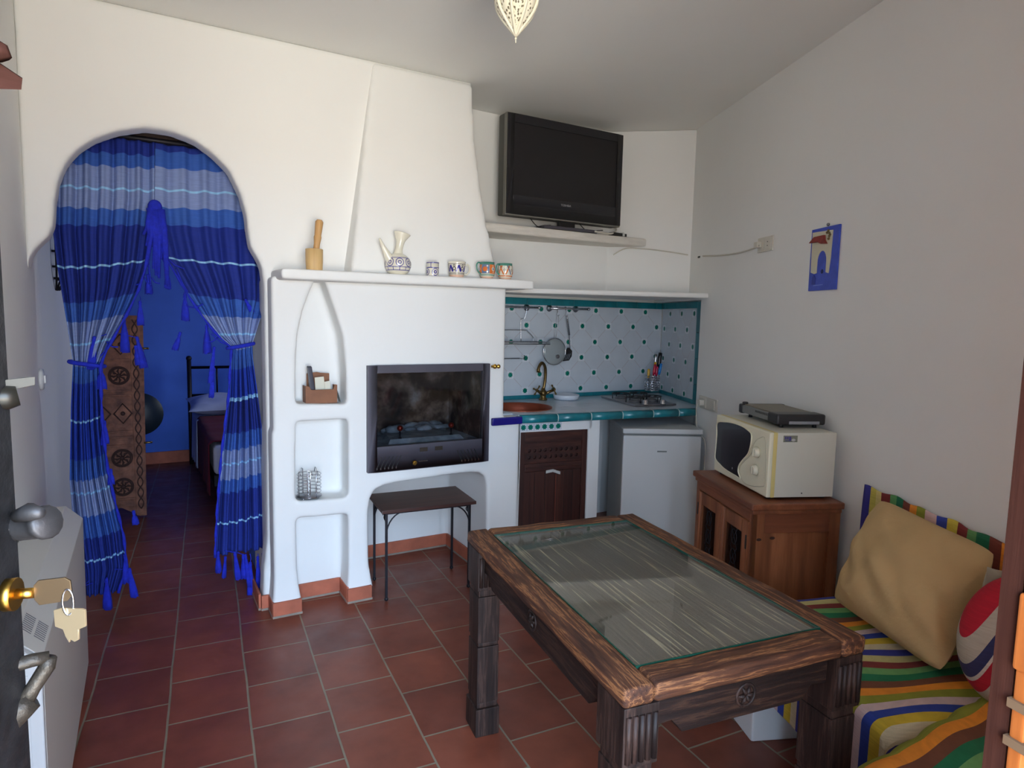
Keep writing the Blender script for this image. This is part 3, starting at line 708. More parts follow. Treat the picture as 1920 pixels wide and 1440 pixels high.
# glass lid
lc = q(1037,659); e_ = empty('pan_lid', (lc.x,3.83,lc.z-0.1), 'round glass pan lid hanging from the right utensil rail', 'lid')
lid = MB().lathe((lc.x+0.0,3.838,lc.z),[(0.004,0.016),(0.05,0.013),(0.085,0.004),(0.094,-0.002),(0.094,-0.006),(0.05,0.008),(0.004,0.011)],36,axis=(0,-1,0.0))
lid.build('glass', mat('frosted_lid', (150,158,160), 0.15, 0.0, coat=0.5), e_)
MB().tube([(lc.x+0.095*math.cos(t),3.84,lc.z+0.095*math.sin(t)) for t in [2*PI*i/36 for i in range(36)]],0.0035,8,closed=True).build('rim', chrome, e_)
MB().lathe((lc.x+0.012,3.824,lc.z-0.035),[(0.013,0),(0.015,0.012),(0.012,0.016)],16,axis=(0,-1,0)).build('lid_knob', steel, e_)
MB().tube([(lc.x-0.006,3.838,lc.z+0.1),(lc.x-0.008,3.835,lc.z+0.13),(xl-0.016,3.832,zr_-0.06),(xl-0.006,3.83,zr_-0.048),(xl+0.004,3.832,zr_-0.07),(lc.x+0.012,3.835,lc.z+0.13),(lc.x+0.004,3.838,lc.z+0.1)],0.0016,6).build('hanging_wire', steel, e_)
# spatula
sh0 = q(1060,597); sh1=q(1064,628); sh2=q(1066,654); 
e_ = empty('spatula', (sh2.x,3.83,sh2.z-0.1), 'black slotted spatula with steel handle hanging right of the glass lid', 'spatula')
MB().tube([(xs-0.004,3.832,zr_-0.052),(sh0.x,3.836,sh0.z),(sh1.x,3.838,sh1.z)],[0.005,0.0075,0.0075],10).build('handle', chrome, e_)
MB().tube([(sh1.x,3.838,sh1.z),(sh2.x,3.84,sh2.z)],0.004,8).build('neck', mat('grey_neck', (120,125,135), 0.4), e_)
def qq(px,py): return onY(px,py,3.838)
sb = MB(); outl=[(1064,652),(1068,652),(1073,658),(1072,668),(1067,676),(1050,678),(1056,664),(1062,657)]
sb.prism([qq(*p) for p in outl],(0,0.003,0),0)
for k in range(5):
    a0 = Vector((1069-k*3.1,663+k*0.6)); b0 = Vector((1065-k*3.2,674+k*0.4))
    sb.prism([onY(a0.x,a0.y,3.8375), onY(a0.x+1,a0.y,3.8375), onY(b0.x+1,b0.y,3.8375), onY(b0.x,b0.y,3.8375)],(0,-0.0006,0),1)
sb.build('slotted_blade', [blackm, mat('slot_grey', (120,128,138), 0.6)], e_)

# cupboard under the counter
fy = lambda x, o=0: KF(x, 0.028+o)
sup = MB()
def wallseg(mb, x0, x1, z0, z1, th=0.10, m=0):
    mb.prism([(x0,fy(x0),z0),(x1,fy(x1),z0),(x1,fy(x1)+th,z0),(x0,fy(x0)+th,z0)],(0,0,z1-z0),m)
zd = 0.822
su = MB().prism([(1.914,fy(1.914),0),(1.935,fy(1.935),0),(1.935,fy(1.935)+0.1,0),(1.914,fy(1.914)+0.1,0)],(0,0,0.88))
wallseg(su, 1.935, 2.42, zd, 0.88); wallseg(su, 2.395, 2.475, 0, 0.88, 0.62)
struct(su.build('trim_6', plaster, bevel=0.004))
for k in range(6):
    x = 1.953+k*0.046+0.0; n_ = Vector((-0.131,-0.991,0)); c = Vector((x,fy(x),0.852)); ax = Vector((0.991,-0.131,0)); az=Vector((0,0,1))
    m_ = MB(); h_=0.0225; m_.prism([c-ax*h_-az*h_, c+ax*h_-az*h_, c+ax*h_+az*h_, c-ax*h_+az*h_], n_*0.004, 0)
    star(m_, c+n_*0.0048, ax, az, 0.019, 1)
    lab = ['leftmost of the six small green star tiles above the brown cupboard door','second from left of the six green star tiles above the cupboard door','third from left of the six green star tiles above the cupboard door','fourth from left of the six green star tiles above the cupboard door','fifth from left of the six green star tiles above the cupboard door','rightmost of the six small green star tiles above the brown cupboard door'][k]
    tag(m_.build('star_tile', [tilewhite, starg]), lab, 'tile', 'green star tiles above the cupboard')
cd = empty('cupboard_front', (2.16,fy(2.16),0), 'dark brown carved wooden cupboard front under the worktop beside the fireplace', 'cupboard')
dw = wood('dark_brown_wood', (40,20,18), (62,32,26), (84,46,34), 2, 40, 0.5, 0.25)
dwx = wood('dark_brown_wood_across', (40,20,18), (62,32,26), (84,46,34), 0, 40, 0.5, 0.25)
def seg2(x0,x1,z0,z1,y0,y1): 
    return MB().prism([(x0,fy(x0,y0),z0),(x1,fy(x1,y0),z0),(x1,fy(x1,y1),z0),(x0,fy(x0,y1),z0)],(0,0,z1-z0))
xl0, xl1 = 1.937, 2.393
seg2(xl0,xl1,0.02,zd,0.035,0.05).build('back_panel', dw, cd)
seg2(xl0,xl0+0.035,0.02,zd,0.006,0.035).build('frame_stile', dw, cd, bevel=0.003); seg2(xl1-0.035,xl1,0.02,zd,0.006,0.035).build('frame_stile', dw, cd, bevel=0.003)
seg2(xl0+0.035,xl1-0.035,zd-0.07,zd,0.006,0.035).build('top_rail', dwx, cd, bevel=0.003)
seg2(xl0+0.035,xl1-0.035,0.575,0.625,0.006,0.035).build('middle_rail', dwx, cd, bevel=0.006)
seg2(xl0+0.045,xl1-0.045,0.594,0.602,0.0,0.01).build('rail_moulding', dwx, cd, bevel=0.002)
gp = seg2(xl0+0.035,xl1-0.035,0.625,zd-0.07,0.016,0.035).build('pierced_panel', [dwx, blackm], cd)
cut(gp, [MB().lathe((xl0+0.068+i*0.0355, fy(xl0+0.06+i*0.0355)+0.0, 0.662+j*0.042),[(0.0125,0),(0.0125,0.07)],10,axis=(0.13,1,0)) for i in range(10) for j in range(2)])
ring = MB()
for i in range(10):
    for j in range(2):
        x = xl0+0.068+i*0.0355; c = Vector((x, fy(x,0.016), 0.662+j*0.042)); ax = Vector((0.991,-0.131,0))
        ring.tube([c+ax*(0.013*math.cos(t))+Vector((0,0,0.013*math.sin(t))) for t in [2*PI*k/12 for k in range(12)]], 0.0022, 5, closed=True)
ring.build('pierced_hole_rims', dwx, cd)
xm = (xl0+xl1)/2+0.02
for x0,x1,lab in ((xl0+0.036,xm-0.002,'left'),(xm+0.002,xl1-0.036,'right')):
    d_ = seg2(x0,x1,0.03,0.573,0.012,0.034).build('door_leaf', dw, cd, bevel=0.003)
    for k in range(1,3):
        xx = x0+(x1-x0)*k/3; seg2(xx-0.0015,xx+0.0015,0.04,0.565,0.0105,0.0125).build('plank_groove', blackm, d_)
seg2(xm-0.003,xm+0.003,0.2,0.55,0.009,0.013).build('door_strip', wood('reddish_strip',(90,40,30),(110,55,40),(130,70,50),2), cd)
tp_ = MB(); 
for x0,z0,x1,z1 in ((2.115,0.568,2.165,0.574),(2.160,0.574,2.212,0.555)):
    tp_.prism([(x0,fy(x0,0.006),z0-0.009),(x1,fy(x1,0.006),z1-0.009),(x1,fy(x1,0.006),z1+0.009),(x0,fy(x0,0.006),z0+0.009)],(0,0.0012,0))
tag(tp_.build('masking_tape', mat('tape', (190,192,188), 0.7), cd), 'strip of pale tape across the door gap')

# small fridge
fr = empty('fridge', (2.63,3.14,0), 'small white undercounter fridge between the brown cupboard and the wall', 'fridge', rz=-R(28))
FWd, FD, FH = 0.505, 0.50, 0.82
MB().box((0.004,0.045,0.03),(FWd-0.004,FD,FH-0.03)).build('cabinet', whitepl, fr, local=True, bevel=0.006)
MB().box((0,0.0,0.05),(FWd,0.042,FH-0.045)).build('door', whitepl, fr, local=True, bevel=0.012, bseg=3)
MB().box((-0.004,-0.006,FH-0.032),(FWd+0.004,FD,FH)).build('top_lid', whitepl, fr, local=True, bevel=0.006, bseg=3)
MB().box((0.004,0.006,FH-0.046),(FWd-0.004,0.03,FH-0.031)).build('door_gap', mat('gap_grey',(120,124,122),0.6), fr, local=True)
MB().box((0.22,-0.0015,FH-0.15),(0.282,0.0005,FH-0.141)).build('badge', mat('badge_grey',(130,136,136),0.3,0.4), fr, local=True, bevel=0.0006)
for x in (0.05,FWd-0.05):
    for y in (0.08,FD-0.06): MB().lathe((x,y,0),[(0.018,0),(0.018,0.03)],12).build('foot', blackm, fr, local=True)
wire_m = mat('white_cable', (200,196,184), 0.5)

# ================================================================== THINGS ON THE MANTEL
mz = 1.7045
def mx_(px): return onY(px, 515, 3.14).x
yM = 3.145
mb_ = empty('mortar', (mx_(590),yM,mz), 'pale wooden mortar at the left end of the mantel shelf', 'mortar')
lw = wood('pale_wood', (186,150,96), (206,172,118), (222,190,138), 2, 30, 0.55, 0.1)
MB().lathe((mx_(590),yM,mz),[(0.034,0),(0.037,0.004),(0.038,0.02),(0.0395,0.04),(0.0405,0.10),(0.036,0.102),(0.030,0.095),(0.024,0.03),(0.005,0.025)],30).build('bowl', lw, mb_)
ps = MB(); b0 = Vector((mx_(591),yM,mz+0.035)); t0 = b0+Vector((0.026,0.01,0.205))
dd = (t0-b0)
ps.tube([b0, b0+dd*0.1, b0+dd*0.45, b0+dd*0.60, b0+dd*0.64, b0+dd*0.72, b0+dd*0.95, t0],[0.012,0.015,0.0145,0.018,0.0155,0.0165,0.019,0.012],16)
tag(ps.build('pestle', wood('tan_wood',(170,126,76),(192,148,94),(206,166,112),2,30,0.55,0.1)), 'wooden pestle standing in the pale wooden mortar', 'pestle')
bluep = mat('cobalt_paint', (44,38,140), 0.3, coat=0.3); glaze = mat('cream_glaze', (226,222,204), 0.22, var=0.05, nscale=10, coat=0.4)
def decal_ring(mb, c, rad_fn, phi, z, r, r2, m, n=22, eps=0.0009):
    """ring painted on a surface of revolution (rad_fn gives radius at height)"""
    vs = []
    for rr_ in (r, r2):
        for k in range(n):
            t = 2*PI*k/n; zz = z+rr_*math.sin(t); R0 = rad_fn(zz)+eps; ph = phi + rr_*math.cos(t)/max(R0,0.01)
            vs.append(c+Vector((R0*math.cos(ph), R0*math.sin(ph), zz)))
    mb.add(vs, [(k, (k+1)%n, n+(k+1)%n, n+k) for k in range(n)], m, True)
def decal_line(mb, c, rad_fn, p0, z0, p1, z1, w, m, n=8, eps=0.0009):
    vs = []
    for k in range(n+1):
        t = k/n; ph = p0+(p1-p0)*t; z = z0+(z1-z0)*t
        du = (p1-p0)*rad_fn((z0+z1)/2); dz = z1-z0; l = math.hypot(du,dz) or 1; nu, nz = -dz/l, du/l
        for s_ in (-1,1):
            zz = z+nz*w*s_/2; R0 = rad_fn(zz)+eps; pp = ph+nu*w*s_/2/R0
            vs.append(c+Vector((R0*math.cos(pp), R0*math.sin(pp), zz)))
    mb.add(vs, [(2*k,2*k+2,2*k+3,2*k+1) for k in range(n)], m, True)
def radf(prof):
    def f(z):
        for (r0,z0),(r1,z1) in zip(prof[:-1], prof[1:]):
            if min(z0,z1) <= z <= max(z0,z1) and abs(z1-z0) > 1e-9: return r0+(r1-r0)*(z-z0)/(z1-z0)
        return prof[-1][0] if z > prof[-1][1] else prof[0][0]
    return f
# pitcher
cx = mx_(748); c = Vector((cx, yM+0.01, mz)); FR = -PI/2-0.2
pit = empty('spouted_jug', c, 'cream ceramic jug with blue ring pattern, long spout and flared neck on the mantel', 'jug')
pr = [(0.034,0),(0.036,0.004),(0.052,0.016),(0.062,0.034),(0.066,0.052),(0.064,0.068),(0.055,0.086),(0.040,0.100),(0.026,0.108)]
pr = [(p_.x, p_.z) for p_ in catmull([(a_,0,b_) for a_,b_ in pr],4)]
bd_ = MB().lathe(c, pr, 36); f_ = radf(pr)
for k in range(8): 
    ph = FR+(k-3.5)*2*PI/8+0.39; decal_ring(bd_, c, f_, ph, 0.063, 0.021, 0.0175, 1); decal_ring(bd_, c, f_, ph, 0.063, 0.0095, 0.0055, 1)
for z in (0.040,0.024,0.086): 
    for k in range(12): decal_line(bd_, c, f_, FR+2*PI*k/12, z, FR+2*PI*(k+1)/12, z, 0.003, 1)
for k in range(12): decal_line(bd_, c, f_, FR+2*PI*k/12, 0.024, FR+2*PI*k/12, 0.040, 0.003, 1, 3)
bd_.build('body', [glaze, bluep], pit)
nk = [(0.026,0.104),(0.021,0.118),(0.019,0.135),(0.021,0.160),(0.027,0.185),(0.036,0.208),(0.034,0.208),(0.018,0.165),(0.016,0.12)]
nm_ = MB(); nm_.lathe(Vector((0,0,0)), [(p_.x,p_.z) for p_ in catmull([(a_,0,b_) for a_,b_ in nk],3)], 28)
for i, p_ in enumerate(nm_.v):
    t = max(0,(p_.z-0.11)); nm_.v[i] = c+Vector((p_.x+t*0.22+ (0.15*(p_.x)*t/0.1 if p_.z>0.18 else 0), p_.y, p_.z-(max(0,p_.z-0.17))*p_.x*6))
nm_.build('flared_neck', glaze, pit)
s0 = c+Vector((-0.042,-0.01,0.085)); MB().tube([s0+Vector((0.008,0,-0.03)), s0+Vector((-0.010,-0.002,0.0)), s0+Vector((-0.042,-0.008,0.052)), s0+Vector((-0.062,-0.012,0.090))],[0.026,0.022,0.010,0.005],16).build('spout', glaze, pit)
# tumbler
cx = mx_(812); c = Vector((cx, yM, mz)); pr = [(0.030,0),(0.0315,0.003),(0.0315,0.077),(0.029,0.077),(0.028,0.006)]
cu_ = MB().lathe(c, pr, 32); f_ = lambda z: 0.0315
for z in (0.005,0.048,0.073): 
    for k in range(12): decal_line(cu_, c, f_, 2*PI*k/12, z, 2*PI*(k+1)/12, z, 0.004, 1)
for k in range(4):
    ph = FR+k*PI/2+0.25; decal_ring(cu_, c, f_, ph, 0.026, 0.019, 0.0155, 1); decal_ring(cu_, c, f_, ph, 0.026, 0.009, 0.004, 1)
    decal_line(cu_, c, f_, ph-0.75, 0.05, ph-0.75, 0.073, 0.003, 1, 3)
tag(cu_.build('tumbler', [glaze, bluep]), 'small handleless cup with blue ring pattern beside the spouted jug', 'cup')
def mug(px, label, prof, mats_, deco, hand, hm_mat, name='mug', gap=0):
    c = Vector((mx_(px), yM, mz)); e_ = empty(name, c, label, 'cup')
    f_ = radf(prof); mb = MB(); bands = deco['bands']
    mb.lathe(c, prof, 36, mats=[bands((prof[i][1]+prof[i+1][1])/2) if i < deco['outer'] else 0 for i in range(len(prof)-1)])
    deco['draw'](mb, c, f_); mb.build('cup_body', mats_, e_)
    MB().tube([c+Vector(p_) for p_ in catmull([(a_*hand,-0.004,b_) for a_,b_ in deco['handle']],6)], deco['hr'], 10).build('handle', hm_mat, e_)
clay = mat('bare_clay', (214,178,156), 0.8); orange = mat('orange_glaze', (214,112,44), 0.25, coat=0.3); green = mat('green_glaze', (70,134,118), 0.25, coat=0.3, var=0.1); darkm = mat('dark_pattern', (58,52,66), 0.3); greyb = mat('greyblue_glaze',(96,116,150),0.3)
# wide cup: blue-black pattern, handle right
pf = [(0.034,0),(0.036,0.004),(0.038,0.018),(0.039,0.020),(0.0415,0.045),(0.046,0.078),(0.048,0.087),(0.0455,0.088),(0.038,0.03),(0.005,0.01)]
def dr(mb, c, f):
    for z in (0.022,0.027,0.074): 
        for k in range(14): decal_line(mb, c, f, 2*PI*k/14, z, 2*PI*(k+1)/14, z, 0.0022, 1)
    for k in range(6):
        ph = FR+k*PI/3; decal_line(mb, c, f, ph-0.25, 0.034, ph, 0.066, 0.009, 2); decal_line(mb, c, f, ph+0.02, 0.068, ph+0.30, 0.034, 0.010, 2)
        decal_line(mb, c, f, ph-0.40, 0.036, ph-0.18, 0.040, 0.006, 2); decal_ring(mb, c, f, ph+0.5, 0.05, 0.010, 0.006, 1, 10); decal_ring(mb, c, f, ph+0.5, 0.066, 0.006, 0.003, 1, 8)
mug(857, 'wide cream cup with dark blue leaf pattern and plain handle on the mantel', pf, [glaze, darkm, bluep, clay], dict(bands=lambda z: 3 if z < 0.018 else 0, outer=6, draw=dr, hr=0.0045, handle=[(0.045,0.070),(0.062,0.076),(0.074,0.060),(0.070,0.036),(0.052,0.022),(0.040,0.026)]), 1, glaze, 'coffee_cup')
pf = [(0.028,0),(0.030,0.003),(0.034,0.018),(0.0385,0.022),(0.043,0.045),(0.0425,0.066),(0.040,0.080),(0.0395,0.096),(0.037,0.096),(0.036,0.06),(0.005,0.01)]
def dr1(mb, c, f):
    for z in (0.024,0.029): 
        for k in range(14): decal_line(mb, c, f, 2*PI*k/14, z, 2*PI*(k+1)/14, z, 0.003, 1)
    for k in range(3):
        ph = FR+0.55+k*2*PI/3
        for j in range(6): decal_line(mb, c, f, ph-0.42+j*0.17, 0.034, ph-0.42+j*0.17, 0.082, 0.0075, 2, 6)
        decal_ring(mb, c, f, ph, 0.058, 0.011, 0.0, 0, 10, 0.0014); decal_ring(mb, c, f, ph, 0.058, 0.006, 0.0, 3, 8, 0.002)
        ph2 = ph-1.05
        for j in range(6): decal_line(mb, c, f, ph2-0.42+j*0.17, 0.034, ph2-0.42+j*0.17, 0.082, 0.0075, 3, 6)
        decal_ring(mb, c, f, ph2-0.05, 0.058, 0.014, 0.0, 2, 8, 0.0014)
        for q_ in (0.042,0.074): decal_ring(mb, c, f, ph2+0.25, q_, 0.005, 0.0, 0, 8, 0.002); decal_ring(mb, c, f, ph, q_, 0.004, 0.0, 0, 8, 0.002)
mug(914, 'orange and blue patterned mug with green rim, left of the two green rimmed mugs', pf, [glaze, green, orange, greyb, clay], dict(bands=lambda z: 4 if z < 0.018 else (1 if z > 0.083 else 0), outer=7, draw=dr1, hr=0.004, handle=[(0.038,0.088),(0.056,0.092),(0.066,0.078),(0.062,0.052),(0.050,0.038),(0.040,0.034)]), -1, green)
pf = [(0.028,0),(0.030,0.003),(0.034,0.018),(0.037,0.022),(0.0415,0.045),(0.0415,0.068),(0.039,0.082),(0.0385,0.096),(0.036,0.096),(0.035,0.06),(0.005,0.01)]
def dr2(mb, c, f):
    for k in range(14): decal_line(mb, c, f, 2*PI*k/14, 0.026, 2*PI*(k+1)/14, 0.026, 0.005, 2)
    for k in range(6):
        ph = FR+k*PI/3+0.15
        decal_line(mb, c, f, ph-0.38, 0.034, ph+0.15, 0.082, 0.007, 2); decal_line(mb, c, f, ph+0.38, 0.034, ph-0.15, 0.082, 0.007, 2 if k%2 else 3)
        decal_ring(mb, c, f, ph+PI/6, 0.058, 0.008, 0.005, 4, 4); decal_ring(mb, c, f, ph, 0.074, 0.006, 0.003, 4, 6)
mug(948, 'orange criss-cross patterned mug with green rim at the right end of the mantel', pf, [glaze, green, orange, greyb, darkm, clay], dict(bands=lambda z: 5 if z < 0.018 else (1 if z > 0.084 else 0), outer=7, draw=dr2, hr=0.004, handle=[(0.036,0.088),(0.050,0.090),(0.058,0.076),(0.056,0.052),(0.046,0.038),(0.038,0.034)]), -1, green)

# ================================================================== NICHES
zn = onY(600,757,YF).z-0.004
px0 = onY(572,750,3.27).x; px1 = onY(631,750,3.27).x
lb_ = empty('letter_box', ((px0+px1)/2,3.29,zn), 'brown leather desk box with raised back holding phone and papers in the pointed niche', 'box')
leath = mat('brown_leather', (128,82,54), 0.6, var=0.12, nscale=14, bumps=0.15)
yl0, yl1 = 3.255, 3.325; zt_ = zn+0.092
MB().prism([(px0,yl0,zn),(px1,yl0,zn),(px1+0.001,yl0,zt_),(px1-0.012,yl0,zt_+0.003),(px1-0.02,yl0,zt_-0.022),(px0+0.028,yl0,zt_-0.022),(px0+0.018,yl0,zt_-0.004),(px0,yl0,zt_)],(0,0.006,0)).build('front_wall', leath, lb_, bevel=0.002)
zb_ = onY(600,699,3.32).z
MB().prism([(px0+0.02,yl1,zn),(px1-0.02,yl1,zn),(px1-0.022,yl1,zb_-0.004),(px0+0.09,yl1,zb_),(px0+0.07,yl1,zb_+0.004),(px0+0.02,yl1,zb_-0.002)],(0,0.006,0)).build('back_wall', leath, lb_, bevel=0.002)
MB().box((px0,yl0+0.006,zn),(px0+0.006,yl1,zt_-0.004)).build('side_wall', leath, lb_); MB().box((px1-0.006,yl0+0.006,zn),(px1,yl1,zt_-0.004)).build('side_wall', leath, lb_)
MB().box((px0+0.006,yl0+0.006,zn),(px1-0.006,yl1,zn+0.006)).build('base', leath, lb_)
pa = onY(576,686,3.29); rc = MB(); x_=pa.x
rc.hexa([(x_+0.016,3.275,zn+0.008),(x_+0.042,3.275,zn+0.008),(x_+0.042,3.295,zn+0.008),(x_+0.016,3.295,zn+0.008),(x_-0.002,3.275,pa.z-0.006),(x_+0.020,3.275,pa.z-0.006),(x_+0.020,3.295,pa.z),(x_-0.002,3.295,pa.z)])
tag(rc.build('remote_control', mat('dark_plastic',(42,42,58),0.4), bevel=0.003), 'dark remote control standing in the brown leather box', 'remote control')
for (a_,b_,c_,d_,lab) in (((590,708),(607,706),(611,733),(592,735),'folded cream paper card, left and taller in the leather box'),((608,716),(618,714),(622,728),(611,733),'small cream paper slip right of the folded card in the leather box')):
    pp = [onY(p_[0],p_[1],3.285 if a_[0]<600 else 3.277) for p_ in (a_,b_,c_,d_)]; dz = Vector((0.002,0.002,-0.055))
    m_ = MB().prism([pp[0],pp[1],pp[2]+dz*0.6,pp[3]+dz*0.6],(0,0.003,0)); tag(m_.build('paper_card', mat('cream_paper',(214,212,196),0.8)), lab, 'paper')
# photo/coaster edge leaning at its right
m_ = MB().hexa([(px1+0.004,3.262,zn+0.05),(px1+0.007,3.262,zn+0.05),(px1+0.007,3.30,zn+0.05),(px1+0.004,3.30,zn+0.05),(px1+0.004,3.262,zn+0.052),(px1+0.007,3.262,zn+0.052),(px1+0.007,3.30,zn+0.052),(px1+0.004,3.30,zn+0.052)])
m_ = MB().hexa([(px1+0.020,3.262,zn+0.001),(px1+0.023,3.262,zn+0.001),(px1+0.023,3.31,zn+0.001),(px1+0.020,3.31,zn+0.001),(px1+0.001,3.262,zn+0.062),(px1+0.004,3.262,zn+0.062),(px1+0.004,3.31,zn+0.062),(px1+0.001,3.31,zn+0.062)])
tag(m_.build('glass_coaster', mat('grey_edge',(120,128,130),0.3)), 'thin grey coaster leaning against the right side of the leather box', 'coaster')
# wire holder
zn2 = onY(600,938,YF).z+0.003; wc = onY(580,936,3.275)
wc = Vector((wc.x,3.275,zn2)); wr = 0.058
wh_ = empty('wire_napkin_holder', wc, 'round chrome wire holder standing in the square niche below the leather box', 'holder')
MB().lathe(wc,[(0.062,0.012),(0.062,0.016),(0.004,0.016)],30).build('base_disc', steel, wh_)
for k in range(4): 
    t = PI/4+k*PI/2; MB().ball(wc+Vector((0.05*math.cos(t),0.05*math.sin(t),0.006)),0.006,8,6).build('foot', steel, wh_)
for k in range(6):
    z = 0.035+k*0.018; a0 = R(-20) if True else 0
    MB().tube([wc+Vector((wr*math.cos(t),wr*math.sin(t),z)) for t in [R(-75)+R(330)*i/26+0.15 for i in range(27)]],0.002,6).build('wire_ring', chrome, wh_)
for t in (R(200),R(250),R(-75)+0.15,R(255)+0.15,R(40),R(110)):
    MB().tube([wc+Vector((wr*math.cos(t),wr*math.sin(t),0.014)), wc+Vector((wr*math.cos(t),wr*math.sin(t),0.142)), wc+Vector((wr*math.cos(t+0.12),wr*math.sin(t+0.12),0.148)), wc+Vector((wr*math.cos(t+0.2),wr*math.sin(t+0.2),0.128))],0.002,6).build('upright_wire', chrome, wh_)

# ================================================================== IRON SIDE TABLE UNDER THE FIREBOX
st = empty('side_table', (1.041,3.12,0), 'small wooden topped side table on wrought iron legs under the firebox', 'side table', rz=-R(5.2))
SW, SD, SZ = 0.512, 0.335, 0.50
MB().box((-0.004,-0.004,SZ-0.018),(SW+0.004,SD+0.004,SZ)).build('table_top', wood('walnut_top',(52,32,30),(74,46,40),(96,58,46),0,26,0.35,0.15,0.3), st, local=True, bevel=0.003)
for ix, x in enumerate((0.025, SW-0.025)):
    for iy, y in enumerate((0.025, SD-0.025)):
        lg_ = MB().box((x-0.006,y-0.006,0.004),(x+0.006,y+0.006,SZ-0.018)).ball((x,y,0.012),0.011,10,6).build('leg', iron, st, local=True)
        sx_ = 1 if ix == 0 else -1; sy_ = 1 if iy == 0 else -1
        MB().tube([(x+sx_*0.10*(1-math.cos(t)),y,SZ-0.022-0.12*(1-math.sin(t))) for t in [R(90)*i/8 for i in range(9)]],0.004,6).build('long_brace', iron, st, local=True)
        MB().tube([(x,y+sy_*0.10*(1-math.cos(t)),SZ-0.022-0.12*(1-math.sin(t))) for t in [R(90)*i/8 for i in range(9)]],0.004,6).build('short_brace', iron, st, local=True)
        MB().tube([(x,y+sy_*(0.012+0.035*math.cos(t)*(1-t/9)+0.03),SZ-0.055+0.03*math.sin(t)*(1-t/9)) for t in [0.45*i for i in range(15)]],0.003,6).build('scroll', iron, st, local=True)
MB().box((0.02,0.02,SZ-0.03),(SW-0.02,0.03,SZ-0.018)).build('front_bar', iron, st, local=True); MB().box((0.02,SD-0.03,SZ-0.03),(SW-0.02,SD-0.02,SZ-0.018)).build('rear_bar', iron, st, local=True)

# ================================================================== TELEVISION
TY = 3.46
tv = empty('television', (2.35,TY,2.065), 'large flat television with black screen standing on the high white shelf', 'television')
tx0 = onY(948,402,TY).x; tx1 = onY(1172,252.6,TY).x; tz0 = onY(1050,411,TY).z+0.0; tz1 = onY(1060,232,TY).z
tx0 = (onY(955,213,TY).x+onY(946,402,TY).x)/2; tx1 = (onY(1171.6,252.6,TY).x+onY(1158.4,422,TY).x)/2
sil = mat('silver_plastic',(132,130,122),0.35,0.3)
MB().box((tx0-0.006,TY+0.03,tz0-0.006),(tx1+0.006,TY+0.10,tz1+0.004)).build('rear_shell', mat('grey_plastic',(86,86,80),0.5), tv, bevel=0.01)
MB().box((tx0-0.004,TY+0.004,tz0-0.008),(tx1+0.004,TY+0.04,tz1+0.004)).build('silver_trim', sil, tv, bevel=0.003)
bz_ = MB(); rectframe(bz_, tx0,tx1,tz0,tz1, tx0+0.045,tx1-0.045,tz0+0.115,tz1-0.05, TY-0.006,TY+0.02)
bz_.build('bezel', mat('glossy_black',(30,29,34),0.25,coat=0.2), tv, bevel=0.002)
MB().box((tx0+0.04,TY+0.0,tz0+0.11),(tx1-0.04,TY+0.006,tz1-0.045)).build('screen', mat('screen_black',(28,26,29),0.32), tv)
text_mesh('TOSHIBA', 0.019, mat('logo_grey',(150,150,155),0.4), 'brand_lettering', tv, Matrix.Translation(Vector((onY(1060,386,TY).x,TY-0.0072,onY(1060,386,TY).z))-wloc(tv)) @ Matrix.Rotation(PI/2,4,'X'))
zsh = 2.0665; xm_ = (tx0+tx1)/2+0.04
MB().box((xm_-0.06,TY+0.04,zsh+0.02),(xm_+0.06,TY+0.07,tz0+0.05)).build('neck', blackm, tv)
MB().box((xm_-0.20,TY+0.0,zsh),(xm_+0.22,TY+0.20,zsh+0.022)).build('stand_base', mat('stand_grey',(70,68,76),0.4), tv, bevel=0.008)
cb2 = MB().tube(catmull([(xm_+0.19,TY-0.0,zsh+0.012),(xm_+0.30,TY-0.002,zsh+0.006),(xm_+0.36,TY+0.01,zsh+0.02),(xm_+0.40,TY+0.04,zsh+0.05),(xm_+0.38,TY+0.10,zsh+0.09)],6),0.006,8)
tag(cb2.build('television_lead', wire_m, ), 'thick pale cable looping below the right corner of the television', 'cable')
xr = onY(1168,442,TY+0.02).x
pb = MB().hexa([(xr-0.10,TY+0.0,zsh),(xr+0.03,TY+0.015,zsh),(xr+0.03,TY+0.06,zsh),(xr-0.10,TY+0.05,zsh),(xr-0.10,TY+0.0,zsh+0.022),(xr+0.03,TY+0.015,zsh+0.02),(xr+0.03,TY+0.06,zsh+0.02),(xr-0.10,TY+0.05,zsh+0.022)])
pbe = empty('power_strip', (xr-0.03,TY+0.03,zsh), 'black power strip at the right end of the television shelf', 'power strip')
pb.build('body', blackm, pbe, bevel=0.003); MB().box((xr-0.012,TY-0.003,zsh),(xr-0.004,TY+0.06,zsh+0.025)).build('tie_band', mat('white_band',(210,210,205),0.5), pbe)
for k,(a_,b_) in enumerate((((xm_-0.30,TY+0.05,tz0+0.02),(xm_-0.12,TY+0.05,zsh+0.03)),((xm_+0.08,TY+0.06,tz0+0.02),(xm_+0.28,TY+0.03,zsh+0.03)))):
    a_=Vector(a_); b_=Vector(b_); MB().tube(catmull([a_, a_*0.6+b_*0.4+Vector((0,-0.01,-0.05)), a_*0.25+b_*0.75+Vector((0,-0.01,-0.02)), b_],6),0.003,6).build('black_lead', blackm, tv)
